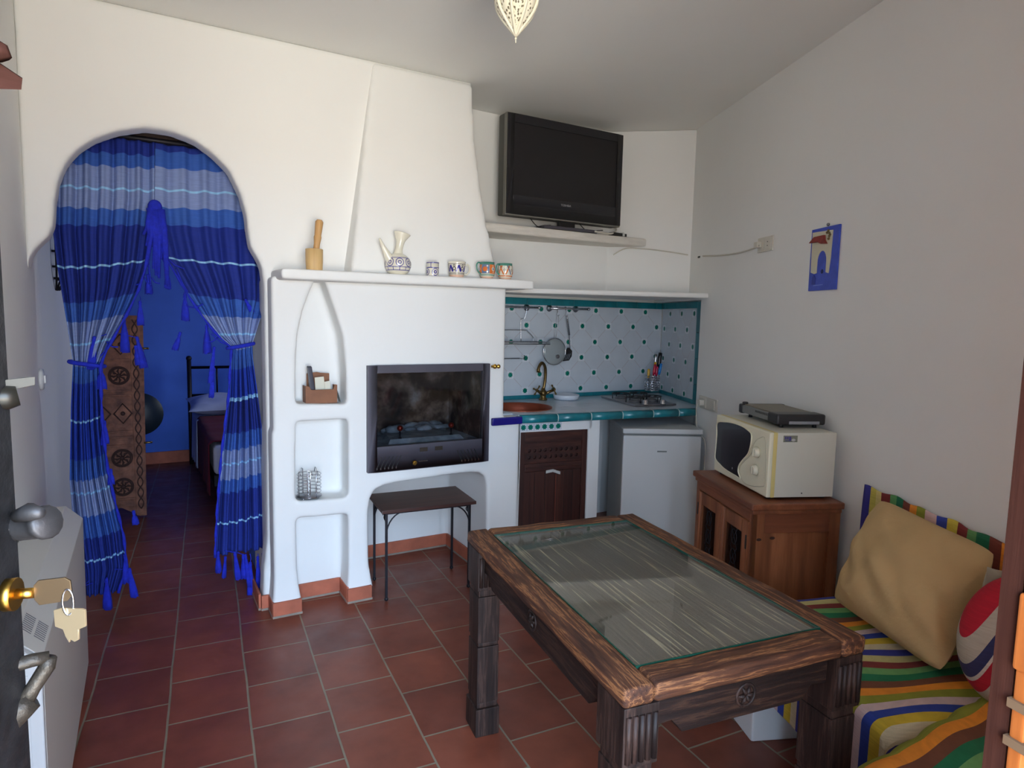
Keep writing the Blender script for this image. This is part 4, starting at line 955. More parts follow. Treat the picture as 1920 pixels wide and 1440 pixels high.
# white wire from shelf along the wall to the socket
wpts = [Vector((xr+0.035,TY+0.05,zsh+0.004)), Vector((3.03,3.455,2.05)), Vector((3.06,3.425,1.99))]
dgl = lambda x, o=0.012: Vector((x, 3.63+(x-2.83)*(3.28-3.63)/(3.25-2.83)-o, 0))
for px,py,x in ((1150,478,2.86),(1172,466,2.93),(1200,466,3.02),(1240,470,3.12),(1290,478,3.22)):
    p_ = onplane(px,py,(0.35,0.42,0),0.35*2.83+0.42*3.63-0.008); wpts.append(p_)
wpts2 = wpts[3:]
tag(MB().tube(catmull(wpts2,6),0.004,6).build('thin_white_wire', wire_m), 'thin white cable sagging across the wall below the television shelf', 'cable')
w3 = [onW(1318,480,0.008),onW(1350,479,0.010),onW(1385,474,0.010),onW(1415,465,0.018),onW(1424,460,0.034)]
tag(MB().tube(catmull(w3,6),0.0045,6).build('socket_cable', wire_m), 'white cable running along the right wall to the upper double socket', 'cable')
hole = onW(1309,482,0.004); 
def onwallbox(mb, p, w, h, t, m=0, o=0.0):
    az = Vector((0,0,1)); p = p-WN*o; return mb.prism([p-WT*w/2-az*h/2, p+WT*w/2-az*h/2, p+WT*w/2+az*h/2, p-WT*w/2+az*h/2], -WN*t, m)
tag(onwallbox(MB(), onW(1311,482), 0.03, 0.012, 0.004).build('wall_plug_hole', blackm), 'small dark cable hole in the corner left of the upper socket', 'hole')
sock = empty('wall_socket', onW(1437,458), 'cream double wall socket beside the blue door plaque', 'socket')
sm = mat('socket_cream',(206,203,192),0.4); pc = onW(1437,458)
onwallbox(MB(), pc, 0.150, 0.078, 0.010).build('plate', sm, sock, bevel=0.003)
for s_ in (-1,1):
    q_ = pc - WT*(0.034*s_); onwallbox(MB(), q_, 0.058, 0.060, 0.003, 0, 0.010).build('socket_face', sm, sock, bevel=0.001)
    for k in (-1,1): MB().lathe(q_-WN*0.0131+Vector((0,0,0.010*k)),[(0.003,0),(0.003,0.001)],8,axis=-WN).build('socket_hole', blackm, sock)
onwallbox(MB(), pc+WT*0.040, 0.034, 0.030, 0.030, 0, 0.013).build('plug', sm, sock, bevel=0.004)
p2_ = onW(1329,757); sock2 = empty('wall_socket', p2_, 'white double wall socket above the fridge beside the microwave', 'socket')
onwallbox(MB(), p2_, 0.26, 0.080, 0.010).build('plate', sm, sock2, bevel=0.003)
for s_ in (-1,1): onwallbox(MB(), p2_-WT*(0.06*s_), 0.085, 0.060, 0.004, 0, 0.010).build('socket_face', sm, sock2, bevel=0.001)
onwallbox(MB(), p2_+WT*0.06+Vector((0,0,-0.0)), 0.04, 0.036, 0.03, 0, 0.014).build('plug', sm, sock2, bevel=0.004)
cpt = [p2_+WT*0.06-WN*0.04, p2_+WT*0.07-WN*0.05+Vector((0,0,-0.05)), p2_+WT*0.08-WN*0.03+Vector((0,0,-0.2)), onW(1322,830,0.02), onW(1319,900,0.015), onW(1318,980,0.015)]
tag(MB().tube(catmull(cpt,6),0.0035,6).build('fridge_cable', wire_m), 'white cable hanging from the lower socket down beside the fridge', 'cable')

# blue souvenir plaque
az = Vector((0,0,1)); K = [onW(1528,433,0.0),onW(1579.5,424,0.0),onW(1572.5,547,0.0),onW(1518.5,546,0.0)]
pq = empty('wall_plaque', (K[0]+K[2])/2, 'small blue relief plaque of an arched blue door under a red tiled roof', 'plaque')
P0 = K[3].copy(); wv = (K[2]-K[3]); wl = wv.length; ux = wv.normalized(); Hh = 0.286
ux = Vector((-WT.x,-WT.y,0.0)).normalized(); uz = az
def pq2(u, v, o): return P0+ux*(u*0.205)+uz*(v*0.283)-WN*o
def plate(uv, o0, o1, m_, nm, bev=0.0):
    pts = [pq2(u,v,o0) for u,v in uv]; return MB().prism(pts, -WN*(o1-o0)).build(nm, m_, pq, bevel=bev)
plb = mat('plaque_blue',(62,84,190),0.5,var=0.12,nscale=20); plw = mat('plaque_white',(206,202,180),0.6); plr = mat('plaque_red',(132,50,44),0.6,var=0.2,nscale=60)
plate([(0,0),(1,0),(1,1),(0,1)],0.001,0.010,plb,'backing',0.002)
ar = [(0.44+0.19*math.cos(t)*1.0, 0.46+0.22*math.sin(t)) for t in [PI*i/10 for i in range(11)]]
plate([(0.08,0.30),(0.22,0.27),(0.30,0.28)]+[(0.30,0.46)]+[(0.47-0.17*math.cos(t),0.46+0.17*math.sin(t)) for t in [PI*i/10 for i in range(1,10)]]+[(0.64,0.46),(0.64,0.28),(0.74,0.26),(0.78,0.5),(0.80,0.93),(0.06,0.95)],0.010,0.014,plw,'white_wall',0.001)
plate([(0.02,0.78),(0.34,0.775),(0.46,0.74),(0.66,0.725),(0.58,0.79),(0.56,0.87),(0.20,0.865)],0.014,0.026,plr,'red_roof',0.002)
plate([(0.13,0.10),(0.26,0.10),(0.27,0.2),(0.20,0.265),(0.14,0.22)],0.010,0.0115,mat('plaque_navy',(40,56,150),0.5),'niche')
MB().tube([pq2(0.50+0.03*math.cos(t),0.30+0.03*math.sin(t),0.012) for t in [2*PI*i/12 for i in range(12)]],0.0014,6,closed=True).build('door_knocker', blackm, pq)
for (u,v) in ((0.62,0.90),(0.66,0.93),(0.70,0.89),(0.71,0.84),(0.69,0.80),(0.73,0.86)): MB().ball(pq2(u,v,0.016),0.006,8,6,0,(1,1,1)).build('vine_leaf', mat('vine_brown',(110,96,66),0.7), pq)
MB().lathe(pq2(0.55,1.035,0.001),[(0.007,0),(0.007,0.006),(0.003,0.01)],12,axis=-WN).build('hanging_nail', steel, pq)
MB().prism([pq2(0.2,0.075,0.0102),pq2(0.55,0.085,0.0102),pq2(0.55,0.095,0.0102),pq2(0.2,0.09,0.0102)],-WN*0.0006).build('lettering_line', mat('pale_blue',(120,140,215),0.6), pq)

# ================================================================== CURTAINS IN THE ARCH
CY = 3.57
def PX(x,y): return onY(x,y,CY)
D1,D2,MB1,LT,WL = (18,42,134),(18,54,162),(48,90,172),(122,140,186),(142,192,226)
def zL(y, x=200): return onY(x, y, CY).z
def curtain_mat(name, zs):
    """zs: list of (z, colour) from bottom to top"""
    st = [(max(0,min(1,z/2.5)), c) for z, c in zs]
    return stripe_mat(name, st, 2.5, 0, False, 0.85, 0.2, 0.10)
def zl(*ys): return [zL(y) for y in ys]
L_ = [(0,D1)]
def band(lst, x): 
    out = [(0.0, lst[0][1])]
    for y, c in lst[1:]: out.append((onY(x, y, CY).z, c))
    return out
matL = curtain_mat('curtain_left_cloth', band([(0,D1),(1046,WL),(1042,D1),(1000,MB1),(960,LT),(919,WL),(915,LT),(892,MB1),(855,D2),(785,WL),(781,D2),(712,MB1),(684,LT),(648,WL),(645,LT),(605,MB1),(570,D1),(505,WL),(500,D1),(428,MB1),(392,LT),(359,WL),(355,LT),(312,MB1),(290,D1)], 200))
matR = curtain_mat('curtain_right_cloth', band([(0,D1),(977,WL),(973,D1),(920,MB1),(895,LT),(867,WL),(864,LT),(840,MB1),(810,D1),(748,WL),(743,D2),(690,MB1),(655,LT),(633,WL),(630,LT),(600,MB1),(568,D1),(505,WL),(499,D1),(435,MB1),(402,LT),(372,WL),(368,LT),(331,MB1),(301,D1)], 450))
fringe = mat('royal_blue_yarn', (20,38,180), 0.9, var=0.2, nscale=60, bumps=0.4, bscale=200)
def interp(tab, z):
    if z >= tab[0][0]: return tab[0][1]
    for (z0,a0),(z1,a1) in zip(tab[:-1], tab[1:]):
        if z1 <= z <= z0:
            t = (z-z1)/(z0-z1) if z0 != z1 else 0; t = t*t*(3-2*t) if False else t
            return a1+(a0-a1)*t
    return tab[-1][1]
def curtain(side, label, mt, outer, inner, nfold, zbot, ztie, seed):
    e_ = empty('curtain', ((outer[0][1]+inner[0][1])/2, CY, zbot), label, 'curtain', group=None)
    rnd = random.Random(seed); ph = [rnd.uniform(0,6.28) for _ in range(4)]
    ztop = PX(250,263).z
    def fn(u, v):
        z0 = ztop+(zbot-ztop)*v
        xo = interp(outer, z0); xi = interp(inner, z0); wd_ = abs(xi-xo)
        uu = u + 0.015*math.sin(u*9+ph[0]+v*3)
        x = xo+(xi-xo)*uu
        amp = 0.022+0.010*math.sin(v*5+ph[1])
        near = math.exp(-((z0-ztie)/0.13)**2)
        amp = amp*(1-0.55*near)*min(1.0, wd_/0.16+0.15)
        y = CY + amp*math.sin(2*PI*nfold*uu+ph[2]+0.6*math.sin(v*4)) + 0.4*amp*math.sin(2*PI*nfold*2.3*uu+ph[3])
        sag = 0.035*math.sin(PI*u)*max(0,(0.6-abs(z0-1.5)))
        return Vector((x, y - near*0.02, z0))
    def at(u, v):
        z0 = ztop+(zbot-ztop)*v
        d = 0.008*math.sin(u*4+ph[0])+0.0025*math.sin(2*PI*nfold*u+ph[2])
        if z0 < ztie: d += 0.012*math.sin(u*PI)
        # cloth pulled sideways towards the tie rises towards the inner edge
        pull = max(0, 1-abs(z0-1.62)/0.36); d -= 0.05*pull*(u**2)
        return max(0.001, z0+d)
    cl = MB().grid(fn, 90, 220, 0, at).build('cloth', mt, e_, solid=0.003, attr=True)
    # tie back
    x0 = interp(outer, ztie); x1 = interp(inner, ztie); xm = (x0+x1)/2; rx = abs(x1-x0)/2+0.012
    tl = [Vector((xm+rx*math.cos(t), CY-0.015+0.040*math.sin(t), ztie+0.012*math.cos(t)*side)) for t in [2*PI*i/30 for i in range(30)]]
    tag(MB().tube(tl, 0.010, 8, 0, True).build('tie_back', fringe, e_), 'royal blue cord tie')
    # fringe cord down the inner edge with tassels
    pts = []; n = 46
    for i in range(n+1):
        v = 0.13+(1-0.13)*i/n if side < 0 else 0.13+(1-0.13)*i/n
        p = fn(1.0, v); pts.append(Vector((p.x, p.y-0.012, p.z)))
    MB().tube(pts, [0.006+0.003*math.sin(i*2.1) for i in range(n+1)], 7).build('edge_cord', fringe, e_)
    return e_, fn
def tassel(p, l, par, tilt=0.0, w=0.013, drop=0.0):
    p = Vector(p)
    m_ = MB(); top = p+Vector((tilt*0.5,0,-drop))
    if drop: m_.tube([p, (p+top)/2+Vector((0.003,0,0)), top],0.0022,5)
    m_.ball(top, 0.008, 8, 6)
    d = Vector((tilt,0,-1)).normalized()
    vs=[]; seg=14; rnd = random.Random(int(p.x*9999)+int(p.z*777))
    prof = [(0.006,0),(0.008,0.012),(0.006,0.018),(w*0.75,l*0.45),(w,l*0.8),(w*1.05,l)]
    k0 = len(m_.v)
    for r_, h in prof:
        for j in range(seg):
            a_ = 2*PI*j/seg; rr_ = r_*(1+0.18*math.sin(j*5.1+p.x*50)); m_.v.append(top+d*(h+(rnd.uniform(0,0.012) if h==l else 0))+Vector((rr_*math.cos(a_), rr_*math.sin(a_)*0.8, 0))); m_.a.append(0)
    for i in range(len(prof)-1):
        for j in range(seg): m_.f.append([k0+i*seg+j,k0+i*seg+(j+1)%seg,k0+(i+1)*seg+(j+1)%seg,k0+(i+1)*seg+j]); m_.m.append(0); m_.s.append(True)
    m_.f.append([k0+(len(prof)-1)*seg+j for j in range(seg)]); m_.m.append(0); m_.s.append(False)
    return m_.build('tassel', fringe, par)
def tab(pts): 
    q = [PX(*p) for p in pts]; return [(p.z,p.x) for p in sorted(q, key=lambda p:-p.z)]
cl_o = tab([(96,262),(96,430),(105,500),(125,610),(137,680),(133,760),(131,900),(140,1000),(152,1080),(160,1140)])
cl_i = tab([(291,262),(291,375),(286,430),(276,500),(262,545),(245,580),(228,610),(205,650),(190,682),(190,700),(194,800),(204,880),(215,930),(232,1000),(238,1060),(222,1105)])
cr_o = tab([(505,262),(505,480),(498,560),(484,600),(470,645),(470,660),(478,720),(488,800),(494,900),(499,1000),(499,1055)])
cr_i = tab([(292,262),(292,375),(297,430),(310,480),(335,520),(358,560),(385,600),(408,630),(433,650),(432,665),(428,740),(414,850),(406,950),(402,1030)])
zbL = PX(190,1095).z; zbR = PX(450,1030).z
cL, fL = curtain(-1, 'left striped blue curtain of the arch, tied back and reaching the floor', matL, cl_o, cl_i, 6, 0.13, PX(163,682).z, 1)
cR, fR = curtain(1, 'right striped blue curtain of the arch, tied back beside the fireplace', matR, cr_o, cr_i, 5, PX(450,1035).z, PX(452,648).z, 5)
def T(px,py,l,par,tilt=0.0,w=0.013,drop=0.0,dy=-0.02): p = PX(px,py); tassel((p.x,p.y+dy,p.z), l, par, tilt, w, drop)
for a_ in ((277,505,0.08,0,.016,.03),(262,555,.10,0,.016,.03),(232,590,.15,0,.018,.02),(205,625,.14,-.12,.02,.02),(222,625,.14,.15,.018,.02),(232,650,.08,.1,.014,.0),(190,690,.09,0,.02,.0),(196,790,.10,0,.016,.0),(208,880,.06,0,.014,0),(228,960,.06,.1,.016,0),(234,1035,.13,0,.017,.01),(216,1065,.14,.12,.016,.01),(200,1080,.14,0,.018,.01),(175,1090,.14,-.1,.016,.01),(168,1085,.16,-0.05,.016,.02)): T(a_[0],a_[1],a_[2],cL,a_[3],a_[4],a_[5])
for a_ in ((313,500,.08,0,.015,.02),(346,545,.12,0,.017,.02),(358,560,.06,.5,.012,.0),(386,600,.13,0,.019,.03),(400,625,.08,-.3,.014,.0),(425,652,.17,-.12,.014,.0),(420,690,.14,-.1,.012,.0),(408,1030,.10,0,.014,.01),(420,1030,.14,.1,.014,.02),(436,1032,.17,.12,.016,.03),(441,1040,.10,-.1,.012,.0),(455,1036,.12,0,.014,.01),(468,1036,.19,0,.017,.05),(482,1036,.16,0,.015,.02),(492,1036,.12,0,.012,.0)): T(a_[0],a_[1],a_[2],cR,a_[3],a_[4],a_[5])
# big gathered knot at the top of the split
kn = MB(); p = PX(290,382); 
random.seed(11)
kn.ball((p.x,CY-0.035,p.z-0.02),0.034,14,10,0,(0.9,0.7,1.0))
for k in range(16):
    x = p.x+random.uniform(-0.03,0.03); l = random.uniform(0.12,0.36); z = p.z-0.03
    kn.tube(catmull([(x,CY-0.04,z),(x+random.uniform(-0.02,0.02),CY-0.045,z-l*0.4),(x+random.uniform(-0.04,0.04),CY-0.035,z-l)],4),[0.009]*8+[0.005],6) if False else kn.tube([(x,CY-0.045,z),(x+random.uniform(-0.015,0.015),CY-0.05,z-l*0.4),(x+random.uniform(-0.035,0.035),CY-0.04,z-l)],[0.012,0.011,0.006],7)
kn.build('gathered_fringe_knot', fringe, cR)
# net of fringe cords crossing the top of the opening
net = MB()
for a_,b_ in (((276,470),(283,535)),((300,470),(312,500)),((283,520),(300,532)),((270,520),(283,535)),((308,480),(345,505)),((330,505),(352,548)),((345,548),(352,575)),((352,575),(380,570)),((255,535),(270,520)),((395,625),(430,648)),((385,640),(408,632)),((200,640),(222,650)),((188,668),(205,640))):
    p0=PX(*a_); p1=PX(*b_); y=CY-0.03
    net.tube([(p0.x,y,p0.z),((p0.x+p1.x)/2,y,(p0.z+p1.z)/2-0.012),(p1.x,y,p1.z)],0.0035,6)
net.build('fringe_netting', fringe, cR)
rodm = MB().tube([(-0.40,CY,PX(250,258).z),(0.52,CY,PX(250,258).z)],0.012,10); tag(rodm.build('curtain_rod', iron), 'dark curtain rod behind the top of the arch', 'rod')

# ================================================================== BEDROOM THINGS
cvd = empty('carved_door', (-0.2,5.29,0.012), 'carved dark wooden door leaf with rosettes seen behind the left curtain', 'carved door')
m, nt, b = newmat('carved_wood'); v = coords(nt, (1,1,1)); n = noise(nt, v, 16, 6)
nt.links.new(ramp(nt, n, [(0.3, srgb(82,48,38)), (0.7, srgb(150,98,74))]), b.inputs['Base Color']); b.inputs['Roughness'].default_value = 0.7
vo = nt.nodes.new('ShaderNodeTexVoronoi'); vo.inputs['Scale'].default_value = 26; nt.links.new(v, vo.inputs['Vector']); bump(nt, b, vo.outputs['Distance'], 0.5, 0.01)
carv = m; carvd = mat('carved_groove', (58,34,28), 0.8)
dx0, dx1 = -0.395, 0.0; DZ0, DZ1 = 0.012, 1.463
MB().prism([(dx0,5.275,DZ0+0.06),(dx0+0.22,5.275,DZ0+0.075),(dx0+0.29,5.275,DZ0+0.03),(dx0+0.33,5.275,DZ0),(dx1-0.02,5.275,DZ0),(dx1,5.275,DZ1),(dx0,5.275,DZ1)],(0,0.04,0)).build('leaf', carv, cvd, bevel=0.004)
MB().box((dx1-0.085,5.262,DZ0+0.01),(dx1-0.022,5.276,DZ1-0.01)).build('right_stile', carv, cvd, bevel=0.004)
vine = MB(); zz = DZ0+0.06
[vine.tube([(dx1-0.054+sg_*0.017*math.sin(i*0.50),5.259,zz+i*0.0125) for i in range(110)],0.0042,5) for sg_ in (-1,1)]
vine.build('vine_moulding', carvd, cvd)
for k, z in enumerate((1.04,0.45,0.24)):
    cx_ = dx1-0.160
    rs = MB(); r0_ = 0.062
    for r_ in (r0_, r0_*0.84): rs.tube([(cx_+r_*math.cos(t),5.272,z+r_*math.sin(t)) for t in [2*PI*i/32 for i in range(32)]],0.0045,6,0,True)
    for j in range(8):
        t = PI*j/4; rs.tube([(cx_+0.015*math.cos(t),5.272,z+0.015*math.sin(t)),(cx_+0.032*math.cos(t+0.25),5.268,z+0.032*math.sin(t+0.25)),(cx_+0.050*math.cos(t),5.272,z+0.050*math.sin(t))],[0.003,0.008,0.003],6)
    rs.ball((cx_,5.272,z),0.016,10,6); rs.build('carved_rosette', carvd, cvd)
for z in (1.37,1.15,0.93,0.90,0.64,0.60,0.54,0.15): MB().box((dx0+0.02,5.266,z-0.006),(dx1-0.088,5.277,z+0.008)).build('cross_moulding', carv, cvd, bevel=0.003)
for z in (0.77,1.26):
    dm = MB()
    for s_ in (0,1):
        x_ = dx1-0.145-s_*0.13; dm.tube([(x_-0.055,5.271,z),(x_,5.271,z+0.07),(x_+0.055,5.271,z),(x_,5.271,z-0.07)],0.006,6,0,True); dm.ball((x_,5.271,z),0.015,8,6)
    dm.build('carved_diamonds', carvd, cvd)
for z in (1.20,0.52):
    MB().tube([(dx1-0.03,5.27,z+0.03),(dx1+0.02,5.27,z+0.032),(dx1+0.028,5.275,z+0.030)],0.007,8).build('iron_pintle', oldbrass, cvd)
dsk = MB().lathe((-0.045,5.325,0.752),[(0.02,0.03),(0.10,0.028),(0.150,0.012),(0.155,0.004),(0.155,0.0),(0.02,0.0)],36,axis=(0,1,0))
tag(dsk.build('round_tray', mat('dark_green_black',(16,30,40),0.5)), 'round dark green tray hanging behind the carved wooden door', 'tray')
bed = empty('bed', (1.0,6.0,0), 'bed with dark iron headboard against the blue bedroom wall behind the right curtain', 'bed')
MB().tube([(0.375,6.98,0),(0.375,6.98,1.035)],0.020,10).ball((0.375,6.98,1.045),0.026,10,8).build('headboard_post', iron, bed)
MB().tube([(1.85,6.98,0),(1.85,6.98,1.035)],0.020,10).build('headboard_post', iron, bed)
for z in (0.955,0.68): MB().tube([(0.375,6.98,z),(1.85,6.98,z)],0.014,8).build('headboard_rail', iron, bed)
for x in (0.62,0.87,1.12,1.37,1.62): MB().tube([(x,6.98,0.68),(x,6.98,0.955)],0.008,6).build('headboard_bar', iron, bed)
MB().box((0.42,5.1,0.22),(1.85,6.94,0.30)).build('bed_base', iron, bed)
MB().box((0.42,5.1,0.30),(1.85,6.94,0.52)).build('mattress', mat('mattress_white',(200,200,210),0.9), bed, bevel=0.04, bseg=3)
for x,y in ((0.46,5.15),(1.8,5.15),(0.46,6.9),(1.8,6.9)): MB().tube([(x,y,0),(x,y,0.22)],0.02,8).build('leg', iron, bed)
def drape(x0,x1,y0,y1,zt,zb,mt,name,par,th=0.006,amp=0.012,nf=14):
    def fn(u,v):
        y = y0+(y1-y0)*v; s_ = u*((x1-x0)+ (zt-zb)); h = zt-zb
        k = amp*math.sin(v*nf+u*2)+0.5*amp*math.sin(v*nf*2.3)
        if s_ < h: t = s_/h; return Vector((x0-0.012-abs(k)*(1-t), y, zb+s_+ (0.02*math.sin(v*5) if t<0.1 else 0)))
        return Vector((x0+(s_-h), y, zt+0.3*k))
    return MB().grid(fn, 50, 40).build(name, mt, par, solid=th)
lin = mat('white_linen',(176,182,205),0.9, var=0.05, bumps=0.3, bscale=20); red = mat('dark_red_blanket',(92,14,34),0.95,var=0.15,nscale=8)
tag(drape(0.40,1.5,6.30,6.90,0.535,0.10,lin,'sheet',bed), 'white sheet hanging over the side'); tag(drape(0.405,1.75,5.15,6.42,0.545,0.14,red,'blanket',bed), 'dark red blanket')
def puff(corners, thick, nu=36, nv=36, pinch=0.06, wr=0.0, seed=0, flat_back=False, e=2.6, corner=0.0):
    a_,b_,c_,d_ = [Vector(p) for p in corners]; n_ = (b_-a_).cross(d_-a_).normalized(); rnd = random.Random(seed); P = [rnd.uniform(0,6.28) for _ in range(8)]
    m_ = MB()
    def side(sg):
        def fn(u,v):
            uu = u*2-1; vv = v*2-1
            pu = 1-pinch*(1-vv*vv) if False else 1
            U = 0.5+0.5*uu*(1-pinch*(1-vv*vv)**1.0*abs(uu)**3*1.0) ; V = 0.5+0.5*vv*(1-pinch*(1-uu*uu)*abs(vv)**3)
            ck = 1-corner*abs(uu*vv)**5; U = 0.5+(U-0.5)*ck; V = 0.5+(V-0.5)*ck
            p = (a_*(1-U)+b_*U)*(1-V)+(d_*(1-U)+c_*U)*V
            h = max(0,(1-abs(uu)**e))*max(0,(1-abs(vv)**e)); h = h**0.62
            w = wr*(math.sin(uu*5+vv*3+P[0])*math.sin(vv*7-uu*2+P[1])+0.6*math.sin(uu*11+vv*9+P[2])*math.sin(vv*3+P[3]))*min(1,h*2)
            return p+n_*(sg*thick*h+ (w if sg>0 else 0))
        return fn
    m_.grid(side(1), nu, nv); k = len(m_.v); m_.grid(lambda u,v: side(-1)(1-u,v), nu, nv)
    return m_, n_
pm, _ = puff([(0.33,6.40,0.60),(1.05,6.35,0.60),(1.05,6.90,0.66),(0.33,6.92,0.66)],0.085,24,24,0.08,0.006,3)
tag(pm.build('pillow', lin), 'white pillow at the head of the bed', 'pillow')
# wire basket sconce on the passage wall
sc = empty('wall_sconce', (-0.405,4.3,1.62), 'dark iron cage wall lamp on the left passage wall beside the curtain', 'wall lamp')
for z,r_ in ((1.90,0.075),(1.80,0.085),(1.72,0.085),(1.66,0.06)):
    MB().tube([(-0.405+r_*1.1*math.sin(t),4.30-r_*1.6*math.cos(t),z) for t in [PI*i/14 for i in range(15)]],0.006,6).build('cage_hoop', iron, sc)
for t in (0.2,0.9,1.57,2.3,2.95):
    MB().tube([(-0.405+r_*1.1*math.sin(t),4.30-r_*1.6*math.cos(t),z) for z,r_ in ((1.90,0.075),(1.80,0.085),(1.72,0.085),(1.66,0.06),(1.60,0.012))],0.005,6).build('cage_bar', iron, sc)
sw = onplane(75,711,(1,0,0),-0.408); swt = empty('light_switch', (-0.408,sw.y,sw.z-0.045), 'white round light switch on the left wall above the radiator', 'switch')
MB().lathe((-0.4075,sw.y,sw.z),[(0.048,0),(0.046,0.012),(0.02,0.016)],28,axis=(1,0,0),squash=(1,1)).build('plate', whitepl, swt)
MB().box((-0.395,sw.y-0.014,sw.z-0.018),(-0.385,sw.y+0.014,sw.z+0.018)).build('rocker', whitepl, swt, bevel=0.003)

# ================================================================== RADIATOR
ry0, ry1 = 1.80, 3.03
rad = empty('electric_radiator', (-0.31,2.4,0.055), 'large white electric storage radiator with chamfered top on the left wall', 'radiator')
rm = mat('radiator_enamel',(206,204,196),0.45); rprof = [(-0.385,0.055),(-0.239,0.055),(-0.235,0.665),(-0.290,0.722),(-0.385,0.722)]
rb = MB().prism([(x,ry0+0.03,z) for x,z in rprof],(0,ry1-ry0-0.03,0)).build('casing', rm, rad, bevel=0.003)
def shrink(s_): 
    cx_=-0.31; cz=0.39; return [(cx_+(x-cx_)*s_, cz+(z-cz)*s_) for x,z in rprof]
MB().prism([(x,ry0+0.022,z) for x,z in shrink(0.97)],(0,0.010,0)).build('end_gap', mat('navy_gap',(40,38,90),0.6), rad)
MB().prism([(x,ry0,z) for x,z in rprof],(0,0.024,0)).build('end_cap', whitepl, rad, bevel=0.005, bseg=3)
for z in (0.30,): MB().box((-0.375,ry0-0.002,0.10),(-0.262,ry0,0.64)).build('end_panel', whitepl, rad, bevel=0.0008)
for g in range(2):
    for k in range(9):
        y = ry0+0.10+k*0.011; x0=-0.283+0.0; t0 = 0.08+g*0.46; t1 = t0+0.36
        p0 = Vector((-0.290+0.055*t0, y, 0.722-0.057*t0+0.0006)); p1 = Vector((-0.290+0.055*t1, y, 0.722-0.057*t1+0.0006))
        MB().prism([p0,p1,p1+Vector((0,0.0035,0)),p0+Vector((0,0.0035,0))],(0.0004,0,0.0004)).build('vent_slit', mat('slit_grey',(110,108,112),0.6), rad)
for y in (ry0+0.1,ry1-0.1): MB().box((-0.37,y-0.02,0),(-0.26,y+0.02,0.055)).build('foot', blackm, rad)
for y in (ry0+0.2,ry1-0.2): MB().box((-0.408,y-0.02,0.5),(-0.385,y+0.02,0.56)).build('wall_bracket', steel, rad)

# ================================================================== ENTRANCE DOOR LEAVES (open inwards)
def dirpt(px, py, dist):
    v = ray(px, py); h = math.hypot(v.x, v.y); return O0+v*(dist/h)
LA = R(16); ld = Vector((math.sin(LA), math.cos(LA), 0)); ln = Vector((math.cos(LA), -math.sin(LA), 0))
edge = dirpt(20, 900, 0.66); E0 = Vector((edge.x, edge.y, 0))      # outer front corner of the free edge
dl_ = empty('door_1', (E0.x-ld.x*0.6,E0.y-ld.y*0.6,0.01), 'open dark wooden entrance door leaf at the left edge with iron fittings', 'door')
odw = wood('old_door_wood',(30,20,18),(48,30,24),(78,46,34),2,26,0.8,0.4,spec=0.1)
redw = wood('red_door_wood',(60,28,20),(84,42,30),(104,56,40),2,30,0.8,0.3,spec=0.1)
def leafbox(l0,l1,n0,n1,z0,z1):
    a_=E0-ld*l1+ln*n0; b_=E0-ld*l0+ln*n0; c_=E0-ld*l0+ln*n1; d_=E0-ld*l1+ln*n1
    return MB().prism([Vector((p.x,p.y,z0)) for p in (a_,b_,c_,d_)],(0,0,z1-z0))
leafbox(0,0.62,-0.045,0,0.01,2.12).build('panel', odw, dl_, bevel=0.002)
leafbox(-0.004,0.0,-0.045,0,0.01,2.12).build('edge_strip', redw, dl_)
leafbox(0.0,0.09,0,0.0025,0.9,1.95).build('iron_plate', mat('dark_iron_plate',(44,44,46),0.45,0.5,var=0.3,nscale=40,bumps=0.5,bscale=60), dl_, bevel=0.0006)
# lever handle
hz = dirpt(40,980,0.64).z
hp = E0-ld*0.035
pewt = mat('pewter',(60,59,60),0.5,0.5,var=0.25,nscale=40,bumps=0.2,bscale=80)
def dq(px,py,d=0.655): return dirpt(px,py,d)
hh_ = MB().tube([dq(-30,992),dq(8,990),dq(34,984)],[0.009,0.008,0.008],12)
hh_.tube(catmull([dq(26,990,0.66),dq(44,985,0.655),dq(70,982,0.645),dq(92,978,0.635)],4),[0.011]*3+[0.0125]*7+[0.014]*2+[0.012],14)
hh_.tube([dq(30,968,0.64),dq(56,960,0.63),dq(78,962,0.62)],[0.005,0.0075,0.004],10)
hh_.build('lever_handle', pewt, dl_)
kz = dirpt(40,1108,0.64).z
cy_ = MB().lathe(hp+Vector((0,0,kz))-ld*(-0.012),[(0.013,0.002),(0.013,0.010)],16,axis=ln); cy_.build('lock_cylinder', brass, dl_)
kp = hp+ld*0.012+ln*0.010+Vector((0,0,kz))
key = empty('door_key', kp, 'brass key turned in the lock of the entrance door', 'key')
MB().tube([kp, kp+ln*0.012],[0.0045,0.0045],8).build('shank', brass, key)
kx = Vector((math.cos(AZ), -math.sin(AZ), 0)); 
q0 = kp+ln*0.012; bw = [(0,-0.006),(0.004,-0.011),(0.028,-0.009),(0.032,-0.004),(0.031,0.008),(0.026,0.011),(0.004,0.010),(0,0.006)]
MB().prism([q0+ln*a_*0.85+Vector((0,0,b_)) for a_,b_ in bw], ld*0.0022).build('bow', mat('dull_brass',(110,92,70),0.4,0.9), key, bevel=0.0005)
rg = q0+ln*0.024+Vector((0,0,-0.010))
tag(MB().tube([rg+ln*(0.004*math.cos(t))+Vector((0,0,0.011*math.sin(t))) for t in [2*PI*i/20 for i in range(20)]],0.0009,6,0,True).build('key_ring', chrome), 'small steel ring joining the two brass keys', 'ring')
k2 = rg+Vector((0,0,-0.010)); key2 = empty('spare_key', k2+Vector((0,0,-0.03)), 'bright brass key hanging from the ring below the door lock', 'key')
ku = (kx*0.9-ld*0.1).normalized()
